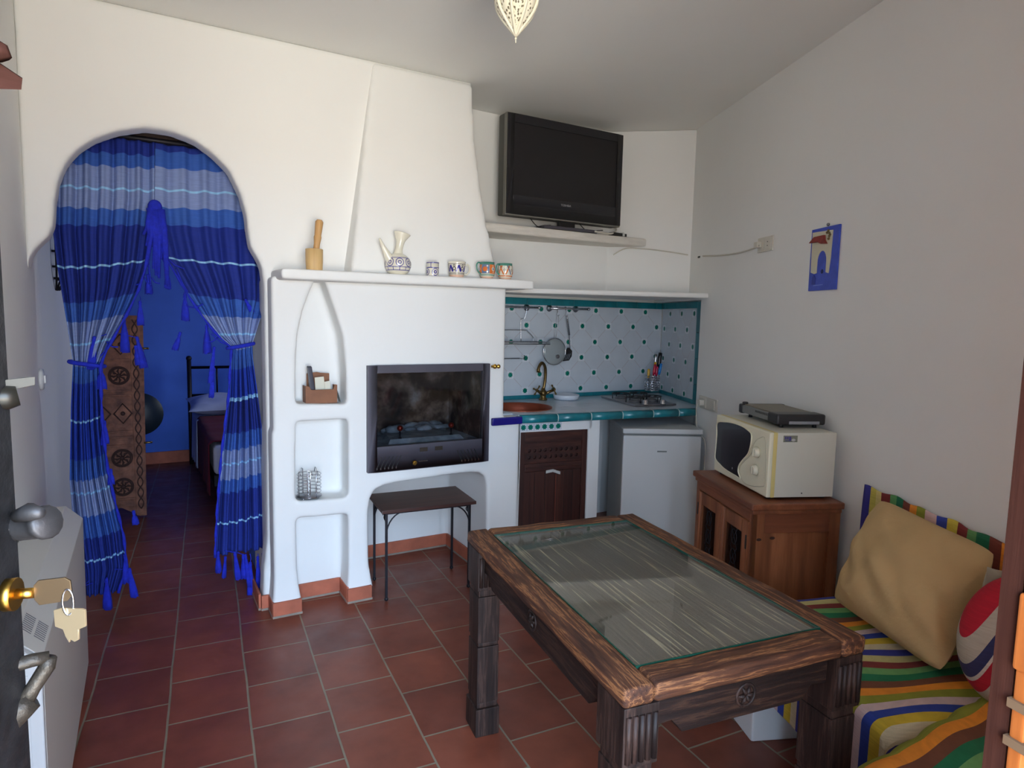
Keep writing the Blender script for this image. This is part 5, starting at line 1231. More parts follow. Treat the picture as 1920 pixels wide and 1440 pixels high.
out2 = [(-0.0135,0.002),(-0.006,0.0045),(0.012,0.005),(0.0145,0.004),(0.0145,-0.010),(0.008,-0.013),(0.0075,-0.022),(0.004,-0.024),(0.0,-0.022),(-0.001,-0.025),(-0.004,-0.020),(-0.006,-0.014),(-0.013,-0.012)]
MB().prism([k2+ku*a_+Vector((0,0,b_)) for a_,b_ in out2], Vector((-ku.y,ku.x,0))*0.002).build('bow', mat('bright_brass',(214,190,150),0.35,0.75), key2, bevel=0.0004)
# iron pull bar below
def hpx(px,py,d=0.0): 
    return onplane(px,py,(math.cos(R(24)),math.sin(R(24)),0), (Vector((math.cos(R(24)),math.sin(R(24)),0)).dot(E0+Vector((0.06,0,0)))))
pull = MB(); py_ = 0.66
def dp_(px,py): return dirpt(px,py,0.655)
pull.tube([dp_(-40,1262),dp_(20,1250),dp_(60,1238),dp_(92,1232)],[0.005,0.006,0.006,0.0055],8)
pull.tube([dp_(92,1232),dp_(88,1250),dp_(62,1290),dp_(36,1326)],[0.006,0.0065,0.006,0.009],8)
pull.tube([dp_(60,1310),dp_(40,1326),dp_(10,1350),dp_(-30,1390)],[0.010,0.012,0.014,0.018],8)
tag(pull.build('pull_handle', mat('aged_iron',(64,58,50),0.5,0.6,var=0.35,nscale=60,bumps=0.4,bscale=120), dl_), 'angular aged iron pull')
# upper bolt bracket and its arm
tb2 = MB(); tb2.tube([dp_(-30,80),dp_(-4,98),dp_(4,112)],[0.008,0.009,0.007],8)
tb2.hexa([dirpt(-30,166,0.66),dirpt(40,168,0.66),dirpt(40,168,0.70),dirpt(-30,164,0.70),dirpt(-30,100,0.66),dirpt(42,148,0.66),dirpt(42,146,0.70),dirpt(-30,98,0.70)])
tag(tb2.build('upper_latch', wood('latch_wood',(40,24,20),(56,34,28),(72,46,40),0,30,0.9,0.2,spec=0.05), dl_), 'small wooden latch near the top')
MB().hexa([dirpt(20,720,0.66),dirpt(70,712,0.66),dirpt(70,712,0.68),dirpt(20,720,0.68),dirpt(20,706,0.66),dirpt(70,700,0.66),dirpt(70,700,0.68),dirpt(20,706,0.68)])
ba = MB(); ba.hexa([dirpt(-10,738,0.655),dirpt(66,722,0.655),dirpt(66,722,0.675),dirpt(-10,738,0.675),dirpt(-10,714,0.655),dirpt(66,706,0.655),dirpt(66,706,0.675),dirpt(-10,714,0.675)])
tag(ba.build('bolt_arm', mat('bolt_grey',(84,82,76),0.85,0.0,spec=0.1), dl_, bevel=0.001), 'flat pewter bolt arm')
MB().tube([dirpt(-30,748,0.655),dirpt(12,746,0.655),dirpt(34,742,0.655)],[0.009,0.010,0.008],10).build('bolt_knob', mat('dark_bolt',(44,42,36),0.4,0.5), dl_)
# right leaf
er = dirpt(1866,1360,0.62); R0_ = Vector((er.x,er.y,0)); rdv = Vector((math.sin(R(100)),math.cos(R(100)),0)); 
dr_ = empty('door_2', (R0_.x+0.25,R0_.y-0.06,0.01), 'orange brown wooden entrance door leaf at the right edge, standing open', 'door')
vr = ray(1866,1360); vr = Vector((vr.x,vr.y,0)).normalized(); pr_ = Vector((vr.y,-vr.x,0))
# leaf seen almost edge-on: narrow dark edge, then the sunlit panelled face
fdir = (vr*(-0.55)+pr_*0.83).normalized(); bdir = Vector((-fdir.y, fdir.x, 0))
if bdir.dot(vr) < 0: bdir = -bdir
edw = 0.012
orw = wood('orange_pine',(140,72,30),(186,104,44),(220,140,66),2,16,0.45,0.2,0.3)
for o_ in (dl_, dr_): o_['kind'] = 'structure'
def rl(s0,s1,t0,t1,z0,z1):
    a_=R0_+fdir*s0+bdir*t0; b_=R0_+fdir*s1+bdir*t0; c_=R0_+fdir*s1+bdir*t1; d_=R0_+fdir*s0+bdir*t1
    return MB().prism([Vector((p.x,p.y,z0)) for p in (a_,b_,c_,d_)],(0,0,z1-z0))
rl(0,0.016,-0.010,0.035,0.01,2.12).build('edge_strip', wood('dark_edge_wood',(50,28,22),(66,38,30),(82,48,38),2,40,0.9,0.2,spec=0.05), dr_)
rl(0.016,0.50,0,0.030,0.01,2.12).build('panel', orw, dr_)
for z0,z1 in ((0.01,0.20),(1.245,1.305),(0.82,0.90),(1.75,2.12)):
    rl(0.016,0.50,-0.014,0.0,z0,z1).build('rail', orw, dr_, bevel=0.003)
rl(0.018,0.028,-0.012,0.0,0.01,2.12).build('stile', orw, dr_, bevel=0.002)
for z in (1.215,1.185): rl(0.016,0.08,-0.0146,0.0,z,z+0.007).build('pale_inlay', mat('pale_inlay',(112,88,66),0.9,spec=0.1), dr_)

# ================================================================== CARVED TABLE
tE = Vector((0.849,0.978,0)); TZ = 0.73
tbl = empty('dining_table', tE, 'rough hewn dark wooden table with inset glass top and stepped carved legs', 'table', rz=-R(8.0))
TWd, TLn = 0.702, 1.075
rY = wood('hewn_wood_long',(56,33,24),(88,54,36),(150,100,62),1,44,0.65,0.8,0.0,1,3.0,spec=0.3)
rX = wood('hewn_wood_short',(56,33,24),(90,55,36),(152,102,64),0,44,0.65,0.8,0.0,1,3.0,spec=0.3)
rYd = wood('hewn_shaded_apron_long',(26,16,13),(38,23,18),(62,40,30),1,40,0.65,0.9,0,1,3.0,spec=0.25); rXd = wood('hewn_shaded_apron_short',(26,16,13),(38,23,18),(64,42,30),0,40,0.65,0.9,0,1,3.0,spec=0.25)  # apron wood darkened to carry the shade under the tabletop
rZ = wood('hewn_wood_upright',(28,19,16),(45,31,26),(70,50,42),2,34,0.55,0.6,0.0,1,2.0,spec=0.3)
rim = 0.078; th_ = 0.045
def plank(x0,x1,y0,y1,z0,z1,mt,name,seed,par=tbl,rough=0.0035,cor=0):
    m_ = MB().box((x0,y0,z0),(x1,y1,z1)); ob = m_.build(name, mt, par, local=True)
    bm = bmesh.new(); bm.from_mesh(ob.data)
    L_x, L_y, L_z = x1-x0, y1-y0, z1-z0
    bmesh.ops.bevel(bm, geom=list(bm.edges), offset=min(0.010,min(L_x,L_y,L_z)*0.25), segments=2, profile=0.5, affect='EDGES')
    for _ in range(3 if max(L_x,L_y,L_z) > 0.5 else 2):
        es = [e for e in bm.edges if e.calc_length() > 0.03]
        if es: bmesh.ops.subdivide_edges(bm, edges=es, cuts=1, use_grid_fill=True)
    bmesh.ops.triangulate(bm, faces=bm.faces)
    rnd = random.Random(seed); A = [rnd.uniform(0,6.28) for _ in range(6)]
    for v_ in bm.verts:
        p = v_.co; k = math.sin(p.x*31+A[0])*math.sin(p.y*27+A[1])+0.7*math.sin(p.z*60+p.x*45+A[2])+0.5*math.sin(p.y*71+A[3])
        c = Vector(((x0+x1)/2,(y0+y1)/2,(z0+z1)/2)); d = (p-c); 
        big = max((abs(d.x)/L_x,0),(abs(d.y)/L_y,1),(abs(d.z)/L_z,2))[1]
        dv = Vector((0,0,0)); dv[big] = 1 if d[big] > 0 else -1
        if big == 2 and z0 < 0.005 and d.z < 0: continue
        v_.co = p+dv*k*rough*0.5
    for f in bm.faces: f.smooth = True
    bm.to_mesh(ob.data); bm.free(); ob.data.set_sharp_from_angle(angle=R(60)); return ob
plank(0,rim,0.0,TLn,TZ-th_,TZ,rY,'frame_board',1); plank(TWd-rim,TWd,0.0,TLn,TZ-th_,TZ,rY,'frame_board',2)
plank(rim,TWd-rim,0,rim,TZ-th_,TZ,rX,'frame_board',3); plank(rim,TWd-rim,TLn-rim,TLn,TZ-th_,TZ,rX,'frame_board',4)
m, nt, b = newmat('scored_panel'); v = coords(nt, (120,3.2,120)); n = noise(nt, v, 1.0, 3, 0.5)
nt.links.new(ramp(nt, n, [(0.30, srgb(84,76,66)), (0.60, srgb(106,96,84)), (0.66, srgb(196,180,146)), (0.72, srgb(120,108,92))]), b.inputs['Base Color']); b.inputs['Roughness'].default_value = 0.6; bump(nt, b, n, 0.6, 0.005)
MB().box((rim-0.004,rim-0.004,TZ-th_+0.004),(TWd-rim+0.004,TLn-rim+0.004,TZ-0.012)).build('scored_panel', m, tbl, local=True)
gl_ = MB().box((rim-0.0025,rim-0.0025,TZ-0.0065),(TWd-rim+0.002,TLn-rim+0.002,TZ-0.0005)).build('glass_pane', clearglass, tbl, local=True)
ge = MB(); rectframe(ge, 0,0,0,0,0,0,0,0,0,0); ge = MB()
x0,x1,y0,y1 = rim-0.003,TWd-rim+0.003,rim-0.003,TLn-rim+0.003
for lo,hi in (((x0,y0,TZ-0.007),(x1,y0+0.003,TZ+0.0005)),((x0,y1-0.003,TZ-0.007),(x1,y1,TZ+0.0005)),((x0,y0+0.003,TZ-0.007),(x0+0.003,y1-0.003,TZ+0.0005)),((x1-0.003,y0+0.003,TZ-0.007),(x1,y1-0.003,TZ+0.0005))): ge.box(lo,hi)
tag(ge.build('glass_edge', mat('green_glass_edge',(24,74,58),0.2), tbl, local=True), 'green edge of the glass')
ap0, ap1 = TZ-th_-0.105, TZ-th_
def apron(x0,x1,y0,y1,mt,along):
    a_ = 0.13
    if along == 'x':
        pts = [(x0,y0,ap1),(x0,y0,ap0+0.03),(x0+0.05,y0,ap0+0.035),(x0+0.08,y0,ap0),(x1-0.08,y0,ap0),(x1-0.05,y0,ap0+0.035),(x1,y0,ap0+0.03),(x1,y0,ap1)]; off=(0,y1-y0,0)
    else:
        pts = [(x0,y0,ap1),(x0,y0,ap0+0.03),(x0,y0+0.06,ap0+0.035),(x0,y0+0.10,ap0),(x0,y1-0.10,ap0),(x0,y1-0.06,ap0+0.035),(x0,y1,ap0+0.03),(x0,y1,ap1)]; off=(x1-x0,0,0)
    return MB().prism(pts,off).build('apron', mt, tbl, local=True, bevel=0.004)
lw_ = 0.095
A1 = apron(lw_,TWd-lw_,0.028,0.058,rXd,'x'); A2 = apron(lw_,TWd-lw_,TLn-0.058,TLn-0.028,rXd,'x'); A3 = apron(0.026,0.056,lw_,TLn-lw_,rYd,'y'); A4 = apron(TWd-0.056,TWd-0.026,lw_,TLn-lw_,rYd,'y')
def rosette(c, ax, n_, par):
    c=Vector(c); ax=Vector(ax); n_=Vector(n_); az=Vector((0,0,1)); m_=MB()
    m_.tube([c+ax*(0.027*math.cos(t))+az*(0.027*math.sin(t)) for t in [2*PI*i/18 for i in range(18)]],0.004,6,0,True)
    for k in range(6):
        t = PI*k/3; m_.tube([c, c+(ax*math.cos(t)+az*math.sin(t))*0.012+n_*0.003, c+(ax*math.cos(t)+az*math.sin(t))*0.023],[0.003,0.006,0.002],6)
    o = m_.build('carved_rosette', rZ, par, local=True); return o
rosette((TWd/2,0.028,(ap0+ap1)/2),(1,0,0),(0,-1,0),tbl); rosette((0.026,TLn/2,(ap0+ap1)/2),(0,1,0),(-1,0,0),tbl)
def tleg(x0, y0):
    sx_, sy_ = 0.090, 0.115
    zz = [(0,0.105,1.0),(0.105,0.125,0.86),(0.125,0.335,0.90),(0.335,0.350,0.84),(0.350,0.520,0.90),(0.520,0.545,0.84),(0.545,TZ-th_,1.0)]
    e = None; m_ = MB()
    cx_, cy2 = x0+sx_/2, y0+sy_/2
    for z0,z1,k in zz:
        hx_, hy_ = sx_/2*k, sy_/2*k; m_.box((cx_-hx_,cy2-hy_,z0),(cx_+hx_,cy2+hy_,z1))
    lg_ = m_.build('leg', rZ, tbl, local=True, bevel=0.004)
    for k in range(5):
        for (ya, nn_) in ((y0,-1),(y0+sy_,1)):
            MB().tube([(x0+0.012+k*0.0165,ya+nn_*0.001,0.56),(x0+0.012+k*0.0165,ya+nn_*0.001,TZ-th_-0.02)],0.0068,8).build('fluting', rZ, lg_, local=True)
    return lg_
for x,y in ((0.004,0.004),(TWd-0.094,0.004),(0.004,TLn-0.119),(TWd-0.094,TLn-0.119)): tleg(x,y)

# ================================================================== CABINET, MICROWAVE, GRILL
CA = R(22.5)
cE = Vector((2.195,1.765,0)); cab = empty('pine_cabinet', cE, 'pine corner cabinet with two barred glass doors standing under the microwave', 'cabinet', rz=-CA)
# local: +y runs along the doors (away from camera), +x towards the wall
CL_, CD_, CH_ = 0.575, 0.395, 0.752
pine = wood('pine_upright',(104,58,34),(136,80,48),(164,102,64),2,16,0.5,0.15,0.2); pineY = wood('pine_long',(96,52,32),(128,72,44),(152,92,58),1,16,0.5,0.15,0.2); pineX = wood('pine_across',(96,52,32),(120,66,42),(140,82,52),0,16,0.5,0.15,0.2)
MB().box((-0.018,-0.018,CH_-0.028),(CD_+0.004,CL_+0.018,CH_)).build('top_board', pineY, cab, local=True, bevel=0.006, bseg=3)
MB().box((-0.008,-0.008,CH_-0.048),(CD_,CL_+0.008,CH_-0.028)).build('top_moulding', pineY, cab, local=True, bevel=0.006)
MB().box((0.02,0.012,0.03),(CD_,0.03,CH_-0.048)).build('side_panel', pine, cab, local=True)
MB().box((0.02,CL_-0.03,0.03),(CD_,CL_-0.012,CH_-0.048)).build('side_panel', pine, cab, local=True)
MB().box((CD_-0.012,0.03,0.03),(CD_,CL_-0.03,CH_-0.048)).build('back_panel', pine, cab, local=True)
MB().box((0.02,0.03,0.06),(CD_-0.012,CL_-0.03,0.08)).build('floor_board', pine, cab, local=True)
for (a_,b_) in ((0.0,0.052),(CD_-0.05,CD_)): MB().box((a_,0.0,0.0),(b_,0.016,CH_-0.048)).build('side_stile', pine, cab, local=True, bevel=0.002)
MB().box((0.052,0.0,CH_-0.13),(CD_-0.05,0.016,CH_-0.048)).build('side_rail', pineX, cab, local=True, bevel=0.002); MB().box((0.052,0.0,0.0),(CD_-0.05,0.016,0.10)).build('side_rail', pineX, cab, local=True, bevel=0.002)
for y0 in (0.0,CL_-0.03): MB().box((0.0,y0,0.0),(0.02,y0+0.03,CH_-0.048)).build('front_stile', pine, cab, local=True, bevel=0.002)
MB().box((0.0,0.03,CH_-0.085),(0.02,CL_-0.03,CH_-0.048)).build('front_rail', pineY, cab, local=True); MB().box((0.0,0.03,0.0),(0.02,CL_-0.03,0.06)).build('plinth', pineY, cab, local=True)
mid = CL_/2
for y0,y1 in ((0.032,mid-0.002),(mid+0.002,CL_-0.032)):
    z0,z1 = 0.065, CH_-0.09; d_ = MB(); w_ = 0.048
    for lo,hi in (((-0.006,y0,z0),(0.014,y0+w_,z1)),((-0.006,y1-w_,z0),(0.014,y1,z1)),((-0.006,y0+w_,z0),(0.014,y1-w_,z0+0.07)),((-0.006,y0+w_,z1-0.06),(0.014,y1-w_,z1))): d_.box(lo,hi)
    dd_ = d_.build('door', pine, cab, local=True, bevel=0.003)
    m_ = MB().box((0.004,y0+w_,z0+0.07),(0.007,y1-w_,z1-0.06)); m_.build('glass', smokeglass, dd_, local=True)
    ir = MB(); yc_ = (y0+y1)/2
    for k in range(5):
        z = z0+0.13+k*0.09; ir.tube([(0.0,yc_+0.026*math.cos(t),z+0.034*math.sin(t)) for t in [2*PI*i/14 for i in range(14)]],0.002,5,0,True)
        ir.tube([(0.0,yc_-0.03,z-0.045),(0.0,yc_+0.03,z+0.045)],0.0018,5); ir.tube([(0.0,yc_+0.03,z-0.045),(0.0,yc_-0.03,z+0.045)],0.0018,5)
    ir.build('iron_grille', iron, dd_, local=True)
    yk = y0+0.008 if y0 < 0.1 else y1-0.008
    for z in (z0+0.1, z1-0.12): MB().box((-0.009,yk-0.004,z),(-0.005,yk+0.004,z+0.06)).build('hinge', blackm, dd_, local=True)
MB().ball((-0.001,0.10,0.55),0.006,8,5,0,(1.0,0.1,0.6))
for p_ in ((0.03,0.595),(0.09,0.60)): 
    MB().ball((p_[0],-0.0005,p_[1]),0.009,10,6,0,(1.3,0.12,0.7)).build('wood_knot', mat('knot',(60,28,18),0.6), cab, local=True)
# microwave
MWA = R(22.7); mE = Vector((2.276,1.772,0.752)); mw = empty('microwave', mE, 'cream microwave oven with two white dials standing on the pine cabinet', 'microwave', rz=-MWA)
ML, MD, MH = 0.515, 0.305, 0.292
for x in (0.03,MD-0.03):
    for y in (0.04,ML-0.04): MB().lathe((x,y,0),[(0.014,0),(0.014,0.012)],12).build('foot', blackm, mw, local=True)
MB().box((0.035,0.002,0.012),(MD,ML-0.002,MH)).build('casing', mat('microwave_casing',(204,202,188),0.45), mw, local=True, bevel=0.004)
crm = mat('microwave_front',(222,216,190),0.4); yel = mat('yellowed_plastic',(206,188,120),0.45)
MB().box((0.018,0.0,0.012),(0.036,ML,MH+0.001)).build('yellowed_band', yel, mw, local=True, bevel=0.003)
fb_ = MB().box((0.0,0.0,0.012),(0.020,ML,MH+0.001)).build('front_panel', crm, mw, local=True, bevel=0.006, bseg=3)
Mi = Matrix.Rotation(MWA,4,'Z'); mn = Vector((-math.cos(MWA), math.sin(MWA),0))
def mwp(px,py):
    P = onplane(px,py, mn, mn.dot(mE)); return Mi @ (P-mE)
wpx = [(1346,793),(1360,791),(1375,793),(1392,799),(1405,808),(1410,815),(1409,832),(1404,850),(1394,862),(1387,872),(1385,884),(1389,897),(1380,892),(1362,881),(1352,872),(1342,859),(1343,840),(1345,815)]
wl_ = catmull([mwp(*p) for p in wpx],4,True); wl_ = [Vector((-0.0015,min(ML-0.012,max(0.01,p.y)),p.z)) for p in wl_]
MB().prism(wl_,(0.003,0,0)).build('door_window', mat('dark_window',(26,24,32),0.22,coat=0.1), mw, local=True)
ly = [p.y for p in wl_]; 
fr2 = MB().tube([p+Vector((-0.001,0,0)) for p in wl_],0.003,6,0,True); fr2.build('window_rim', crm, mw, local=True)
cp = [mwp(*p) for p in ((1424,822),(1436,826),(1438,900),(1430,912),(1400,908),(1389,892),(1388,876),(1396,864),(1408,852),(1414,832))]
cpl = catmull([Vector((-0.001,max(0.012,p.y),p.z)) for p in cp],4,True); MB().tube(cpl,0.0018,6,0,True).build('control_outline', mat('cream_line',(190,184,160),0.5), mw, local=True)
for px,py,lab in ((1421,848,'upper'),(1418,881,'lower')):
    q_ = mwp(px,py); MB().lathe((-0.002,q_.y,q_.z),[(0.024,0),(0.023,0.006),(0.019,0.018),(0.016,0.020)],22,axis=(-1,0,0)).build('dial', mat('dial_white',(206,202,180),0.45), mw, local=True)
    MB().box((-0.025,q_.y-0.003,q_.z-0.017),(-0.020,q_.y+0.003,q_.z+0.017)).build('dial_grip', mat('dial_white',(206,202,180),0.45), mw, local=True, bevel=0.002)
q_ = mwp(1374,878); MB().ball((-0.003,q_.y,q_.z),0.004,8,6,0,(0.3,1,1.4)).build('window_sticker_mark', steel, mw, local=True)
stk = MB().box((0.062,0.0005,MH-0.040),(0.125,0.002,MH-0.012)).build('sticker', mat('sticker_grey',(120,122,104),0.5), mw, local=True)
for k,(x0,x1,z0,z1,c_) in enumerate(((0.067,0.075,.022,.034,(70,70,120)),(0.077,0.084,.022,.034,(60,60,110)),(0.086,0.096,.016,.034,(66,60,124)),(0.070,0.092,.014,.019,(80,84,110)))):
    MB().box((x0,0.0,MH-0.040+z0-0.010),(x1,0.0006,MH-0.040+z1-0.010)).build('sticker_print', mat('print%d'%k,c_,0.5), mw, local=True)
MB().ball((0.107,0.0005,MH-0.031),0.009,10,6,0,(1.1,0.12,0.7)).build('sticker_print', mat('print_pale',(186,184,178),0.5), mw, local=True)
MB().lathe((0.16,0.001,0.030),[(0.003,0),(0.003,0.001)],10,axis=(0,-1,0)).build('screw', blackm, mw, local=True)
# flat electric grill
GA = R(24.5); gE = Vector((2.405,1.835,1.045)); gr_ = empty('electric_griddle', gE, 'flat grey and black electric griddle lying on top of the microwave', 'griddle', rz=-GA)
GL, GW, GH = 0.385, 0.215, 0.058
for x in (0.03,GW-0.03):
    for y in (0.03,GL-0.06): MB().lathe((x,y,0),[(0.010,0),(0.008,0.018)],10).build('foot', blackm, gr_, local=True)
MB().box((0.0,0.09,0.018),(GW,GL-0.03,0.056)).build('body', mat('griddle_grey',(124,124,122),0.4,0.3), gr_, local=True, bevel=0.006)
MB().box((-0.006,0.0,0.014),(GW+0.006,0.092,0.062)).build('near_end_cap', mat('griddle_black',(34,33,36),0.4), gr_, local=True, bevel=0.012, bseg=3)
MB().box((-0.006,GL-0.035,0.014),(GW+0.006,GL,0.060)).build('far_end_cap', mat('griddle_black',(34,33,36),0.4), gr_, local=True, bevel=0.010, bseg=3)
MB().box((0.012,0.07,0.056),(GW-0.012,GL-0.03,0.0605)).build('cooking_plate', mat('plate_taupe',(126,120,106),0.5,0.2), gr_, local=True, bevel=0.002)
MB().box((0.05,-0.002,0.018),(0.19,0.001,0.031)).build('label_strip', mat('label_silver',(150,152,158),0.35,0.3), gr_, local=True, bevel=0.001)
MB().lathe((0.02,GL-0.018,0.060),[(0.014,0),(0.014,0.007),(0.010,0.010)],16).build('thermostat_knob', mat('griddle_black',(34,33,36),0.4), gr_, local=True)
for k in range(20): MB().box((-0.0008,0.10+k*0.006,0.040),(0.0006,0.102+k*0.006,0.050)).build('side_vent', blackm, gr_, local=True)

# ================================================================== BUILT-IN BENCH WITH STRIPED COVERS
SC = [(204,176,52),(206,196,160),(52,58,140),(190,180,120),(122,48,44),(104,156,92),(24,110,70),(112,66,44),(228,140,40),(138,140,44),(206,180,176),(44,66,150)]
stp = [(i/12, c) for i, c in enumerate(SC)]
cloth = stripe_mat('striped_kilim', stp, 0.40, 0.0, True, 0.95, 0.3, 0.12)
bn = empty('masonry_bench', (2.1,1.0,0), 'built-in white masonry bench along the right wall carrying the striped mattress', 'bench')
def wallp(y, off, z):     # point at distance off from right wall, near wall ordinate y
    return Vector((wallx(y),y,z))-WN*off
c0 = onZ(1408,1392,0); off0 = WD - WN.dot(c0); 
f0 = c0.copy(); f1 = c0+WT*0.16; 
MB().prism([f0, f0+WN*(off0-0.006), f1+WN*(off0-0.006), f1],(0,0,0.33)).build('end_pier', plaster, bn, bevel=0.01)
sb0 = Vector((f0.x,f0.y,0.33))
MB().prism([f0-WT*0.9+WN*0.06+Vector((0,0,0.28)), f0-WT*0.9+WN*(off0-0.006)+Vector((0,0,0.28)), f1+WN*(off0-0.006)+Vector((0,0,0.28)), f1+WN*0.06+Vector((0,0,0.28))],(0,0,0.05)).build('seat_slab', plaster, bn)
MB().prism([f0-WT*0.9+WN*0.08, f0-WT*0.9+WN*(off0-0.006), f0-WT*0.74+WN*(off0-0.006), f0-WT*0.74+WN*0.08],(0,0,0.28)).build('near_pier', plaster, bn)
# mattress A along the wall
def covered(nm, P0, ex, ey, Lx, Ly, z0, z1, sfn, label, cat, par=None, rad=0.035, drop=0.0, wr=0.006, seed=0):
    """boxy cushion with rounded edges; ex across, ey along; sfn gives the stripe coordinate"""
    m_ = MB(); nx, ny = 40, 60; rnd = random.Random(seed); A = [rnd.uniform(0,6) for _ in range(6)]
    H = z1-z0
    prof = []      # cross section path across x : front bottom -> front top -> back top
    for t in [i/10 for i in range(11)]: prof.append((0, z0+(H-rad)*t - drop*(1-t)))
    for i in range(1,8): a_ = PI/2*i/8; prof.append((rad*(1-math.cos(a_)), z1-rad+rad*math.sin(a_)))
    for i in range(25): prof.append((rad+(Lx-rad)*i/24, z1))
    n = len(prof)
    def fn(u, v):
        i = min(n-1, int(round(u*(n-1)))); x, z = prof[i]; y = Ly*v
        e_ = min(v, 1-v)*Ly; ee = max(0, rad-e_)/rad; z2 = z-(rad*(1-math.sqrt(max(0,1-ee*ee))) if z > z1-rad else 0)
        w_ = wr*(math.sin(x*14+y*9+A[0])*math.sin(y*11+A[1])+0.5*math.sin(y*23+x*17+A[2]))
        if z >= z1-0.001: z2 += w_
        else: x = x-abs(w_)*1.2
        p = P0+ex*x+ey*y; return Vector((p.x,p.y,z2))
    def at(u, v):
        i = min(n-1, int(round(u*(n-1)))); x, z = prof[i]; y = Ly*v; return sfn(x, y, z)
    m_.grid(fn, n-1, ny, 0, at)
    k = len(m_.v)
    for v_ in (0.0,1.0):      # end faces
        top = [fn(i/(n-1), v_) for i in range(n)]; y = Ly*v_
        vs=[]; at_=[]; K=8
        for i in range(n):
            for q in range(K+1):
                p = top[i]; zb = z0-drop; vs.append(Vector((p.x,p.y,zb+(p.z-zb)*(1-q/K)))); at_.append(sfn(prof[i][0], y + (1 if v_ else -1)*(p.z-zb)*(q/K), p.z))
        fs = [(i*(K+1)+q,(i+1)*(K+1)+q,(i+1)*(K+1)+q+1,i*(K+1)+q+1) for i in range(n-1) for q in range(K)]
        m_.add(vs, fs, 0, True, at_)
    bk = [P0+ex*Lx, P0+ex*Lx+ey*Ly]
    m_.add([Vector((bk[0].x,bk[0].y,z0)),Vector((bk[1].x,bk[1].y,z0)),Vector((bk[1].x,bk[1].y,z1)),Vector((bk[0].x,bk[0].y,z1))],[(0,1,2,3)],0,False,[0,0,0,0])
    ob = m_.build(nm, cloth, par, attr=True)
    if par is None: tag(ob, label, cat)
    return ob
offA = 0.60; far = wallp(1.395,offA,0); 
exA = WN; eyA = -WT
far = f1+WT*0.03; far = Vector((far.x,far.y,0)); far = far + WN*((WD-WN.dot(far))-offA)
covered('striped_mattress', far, exA, eyA, offA-0.012, 0.80, 0.335, 0.455, lambda x,y,z: y+0.055, 'multicoloured striped mattress on the white bench below the beige cushion', 'mattress', seed=2, drop=0.14)
# mattress B across the front, bulging
exB = Vector((0,-1,0)); B0 = Vector((1.36,0.80,0))
# wall end limit
covered('striped_mattress', Vector((1.34,0.80,0)), Vector((0.02,-1,0)).normalized(), Vector((1,0.02,0)).normalized(), 0.58, 0.68, 0.30, 0.50, lambda x,y,z: -x*1.0+0.33+y*0.02, 'second striped mattress at the lower right corner, its stripes running lengthwise', 'mattress', seed=5, drop=0.26, rad=0.05, wr=0.008)
B1 = MB().box((1.40,0.14,0),(1.98,0.74,0.035)); B1 = MB().box((1.42,0.24,0),(1.96,0.76,0.295)); B1.build('corner_block', plaster, bn)
# striped cloth hung on the wall as a back rest
K0 = onW(1627,908,0.004); K1 = onW(1892,1022,0.004)
Lw = (Vector((K1.x,K1.y,0))-Vector((K0.x,K0.y,0))).length
def wc_(u, v):
    p = K0+(-WT)*(Lw*1.35*u); zt = K0.z+(K1.z-K0.z)*u*1.0 + 0.004*math.sin(u*40)
    return Vector((p.x,p.y,zt-(zt-0.47)*v))-WN*(0.012+0.006*math.sin(u*22+v*3))
bk_ = MB().grid(wc_, 60, 20, 0, lambda u,v: u*Lw*1.35+0.07+ (0.01*v)).build('wall_cloth', stripe_mat('striped_backcloth', [(0,(52,50,140)),(0.07,(190,176,80)),(0.115,(206,190,120)),(0.155,(122,44,44)),(0.215,(90,150,90)),(0.265,(24,104,70)),(0.32,(118,56,44)),(0.38,(228,140,44)),(0.44,(140,146,50)),(0.50,(214,180,176)),(0.57,(54,70,160)),(0.63,(206,186,70)),(0.70,(122,44,44)),(0.77,(96,150,90)),(0.83,(24,104,70)),(0.90,(118,56,44)),(0.96,(228,140,44))], Lw*1.02, -0.07/(Lw*1.02), True), solid=0.004, attr=True)
tag(bk_, 'striped cloth hanging on the right wall behind the beige cushion', 'wall cloth')
# beige cushion leaning on the wall
bcu = mat('beige_cotton',(190,160,112),0.95, var=0.05, nscale=5, bumps=0.35, bscale=12, bdist=0.02)
cTL = onW(1648,930,0.10); cTR = onW(1876,1036,0.07); cBR = onZ(1768,1270,0.475); cBL = onZ(1556,1122,0.50)
pm, n_ = puff([cBL,cBR,cTR,cTL],0.105,56,56,0.03,0.0095,9,False,2.4,0.07)
tag(pm.build('beige_cushion', bcu), 'large plain beige cushion leaning against the striped wall cloth', 'cushion')
# round red, navy and grey striped cushion
GY = (172,164,148); RD = (170,22,42); NV = (46,48,86)
rs_ = stripe_mat('red_navy_stripe', [(0,GY),(0.20,RD),(0.28,GY),(0.42,(52,44,110)),(0.50,GY),(0.595,RD),(0.665,(190,182,170)),(0.685,NV),(0.745,GY),(0.822,RD),(0.97,GY)], 1.0, 0.0, False, 0.95, 0.3)
cc = onZ(1911,1205,0.665); qx = Vector((_r0.x,_r0.y,0)); qd = Vector((_w.x,_w.y,0)).normalized(); SCL = (cc-O0).length/F_PX
cc = cc + qd*0.0
def rc2(u, v):
    t = 2*PI*u; s_ = PI*v; k = math.sin(s_)**0.8
    return cc+qx*(0.155*k*math.cos(t))+Vector((0,0,1))*(0.195*k*math.sin(t)*0.95)+qd*(-0.085*math.cos(s_))
def ra2(u, v):
    p = rc2(u, v); dx = (p-cc).dot(qx)/SCL; dz = (p-cc).z/SCL
    return math.hypot((dx-40)/133, (dz+60)/172)/1.2
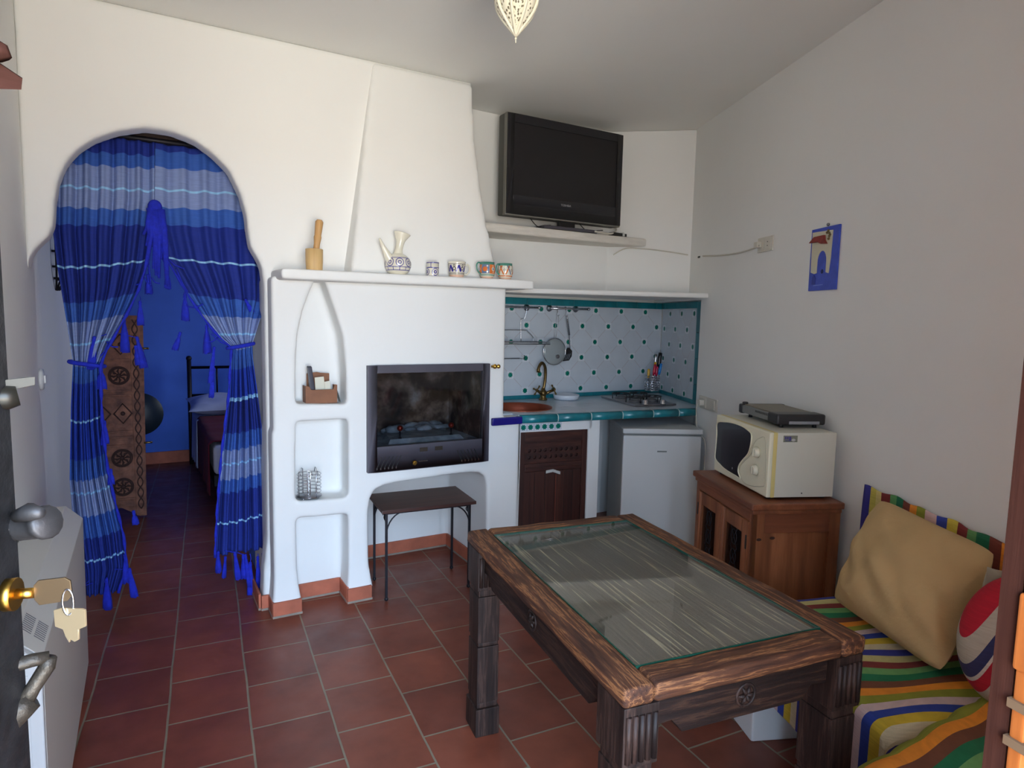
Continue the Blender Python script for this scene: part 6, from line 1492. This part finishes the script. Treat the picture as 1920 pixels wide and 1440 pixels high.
tag(MB().grid(rc2, 60, 40, 0, ra2).build('round_cushion', rs_, attr=True), 'round grey cushion with red and navy stripes at the right end of the bench', 'cushion')
gs = _r0*0.055+Vector((0,0,-0.035)); pm, n_ = puff([cc+gs+Vector((-0.01,0.15,-0.02)), cc+gs+Vector((0.12,0.10,-0.02)), cc+gs+Vector((0.11,0.09,0.185)), cc+gs+Vector((-0.02,0.13,0.205))],0.03,16,16,0.08,0.002,4)
tag(pm.build('grey_cushion', mat('grey_beige_cloth',(172,164,144),0.95)), 'pale grey cushion corner showing above the round striped cushion', 'cushion')

# ================================================================== HANGING LANTERN
tipz = 2.362; lx, ly_ = 1.075, 1.90
p_ = onY(967,76,ly_); lx = p_.x; tipz = p_.z
lan = empty('hanging_lantern', (lx,ly_,ZC), 'ivory pierced metal star lantern hanging from the ceiling', 'lantern')
ivory = mat('ivory_metal',(232,228,206),0.45)
NS = 8
def lan_prof(t):  # radius at 0 tip .. 1 widest (height above tip)
    return 0.066*(math.sin(min(1,t/0.75)*PI/2)**1.15)
fret = MB()
hgt = 0.155
for k in range(NS):
    a0 = 2*PI*k/NS; a1 = 2*PI*(k+1)/NS
    # rib
    pts = []
    for i in range(15):
        t = i/14; r_ = lan_prof(t)*(1+0.06); pts.append((lx+r_*math.cos(a0),ly_+r_*math.sin(a0),tipz+0.012+hgt*t))
    MB().tube(pts,[0.003]+[0.0055]*14,6).build('rib', ivory, lan)
pan = MB(); cells = 12
for k in range(NS):
    a0 = 2*PI*k/NS; a1 = 2*PI*(k+1)/NS
    def sp2(u, v):
        r_ = lan_prof(v)*(1.0+0.10*math.sin(PI*u)); a_ = a0+(a1-a0)*u; return Vector((lx+r_*math.cos(a_),ly_+r_*math.sin(a_),tipz+0.012+hgt*v))
    pan.grid(sp2, 8, 16)
m, nt, b = newmat('pierced_ivory'); v = coords(nt, (70,70,42)); vo = nt.nodes.new('ShaderNodeTexVoronoi'); vo.inputs['Scale'].default_value = 1.6; nt.links.new(v, vo.inputs['Vector'])
nt.links.new(ramp(nt, vo.outputs['Distance'], [(0.0, srgb(96,88,66)), (0.32, srgb(120,112,88)), (0.37, srgb(232,228,206)), (1.0, srgb(232,228,206))]), b.inputs['Base Color']); b.inputs['Roughness'].default_value = 0.5
po = pan.build('pierced_panels', m, lan)
MB().tube([(lx+0.067*math.cos(t),ly_+0.067*math.sin(t),tipz+0.012+hgt) for t in [2*PI*i/32 for i in range(32)]],0.005,6,0,True).build('middle_band', ivory, lan)
up_ = MB().lathe((lx,ly_,tipz+0.012+hgt),[(0.066,0),(0.090,0.05),(0.085,0.10),(0.05,0.15),(0.02,0.17)],NS*3)
up_.build('upper_body', ivory, lan)
for k in range(6):
    a_ = 2*PI*k/6+0.3; c_ = Vector((lx+0.07*math.cos(a_),ly_+0.07*math.sin(a_),tipz+0.19)); d_ = Vector((math.cos(a_),math.sin(a_),-0.35)).normalized()
    MB().lathe(c_,[(0.036,0),(0.026,0.02),(0.002,0.055)],6,axis=d_).build('star_point', ivory, lan)
MB().ball((lx,ly_,tipz+0.006),0.004,8,6).tube([(lx,ly_,tipz-0.008),(lx,ly_,tipz+0.014)],0.0018,6).build('tip', ivory, lan)
MB().tube([(lx,ly_,tipz+0.18),(lx,ly_,ZC)],0.004,8).lathe((lx,ly_,ZC-0.02),[(0.03,0),(0.035,0.02)],16).build('suspension', ivory, lan)
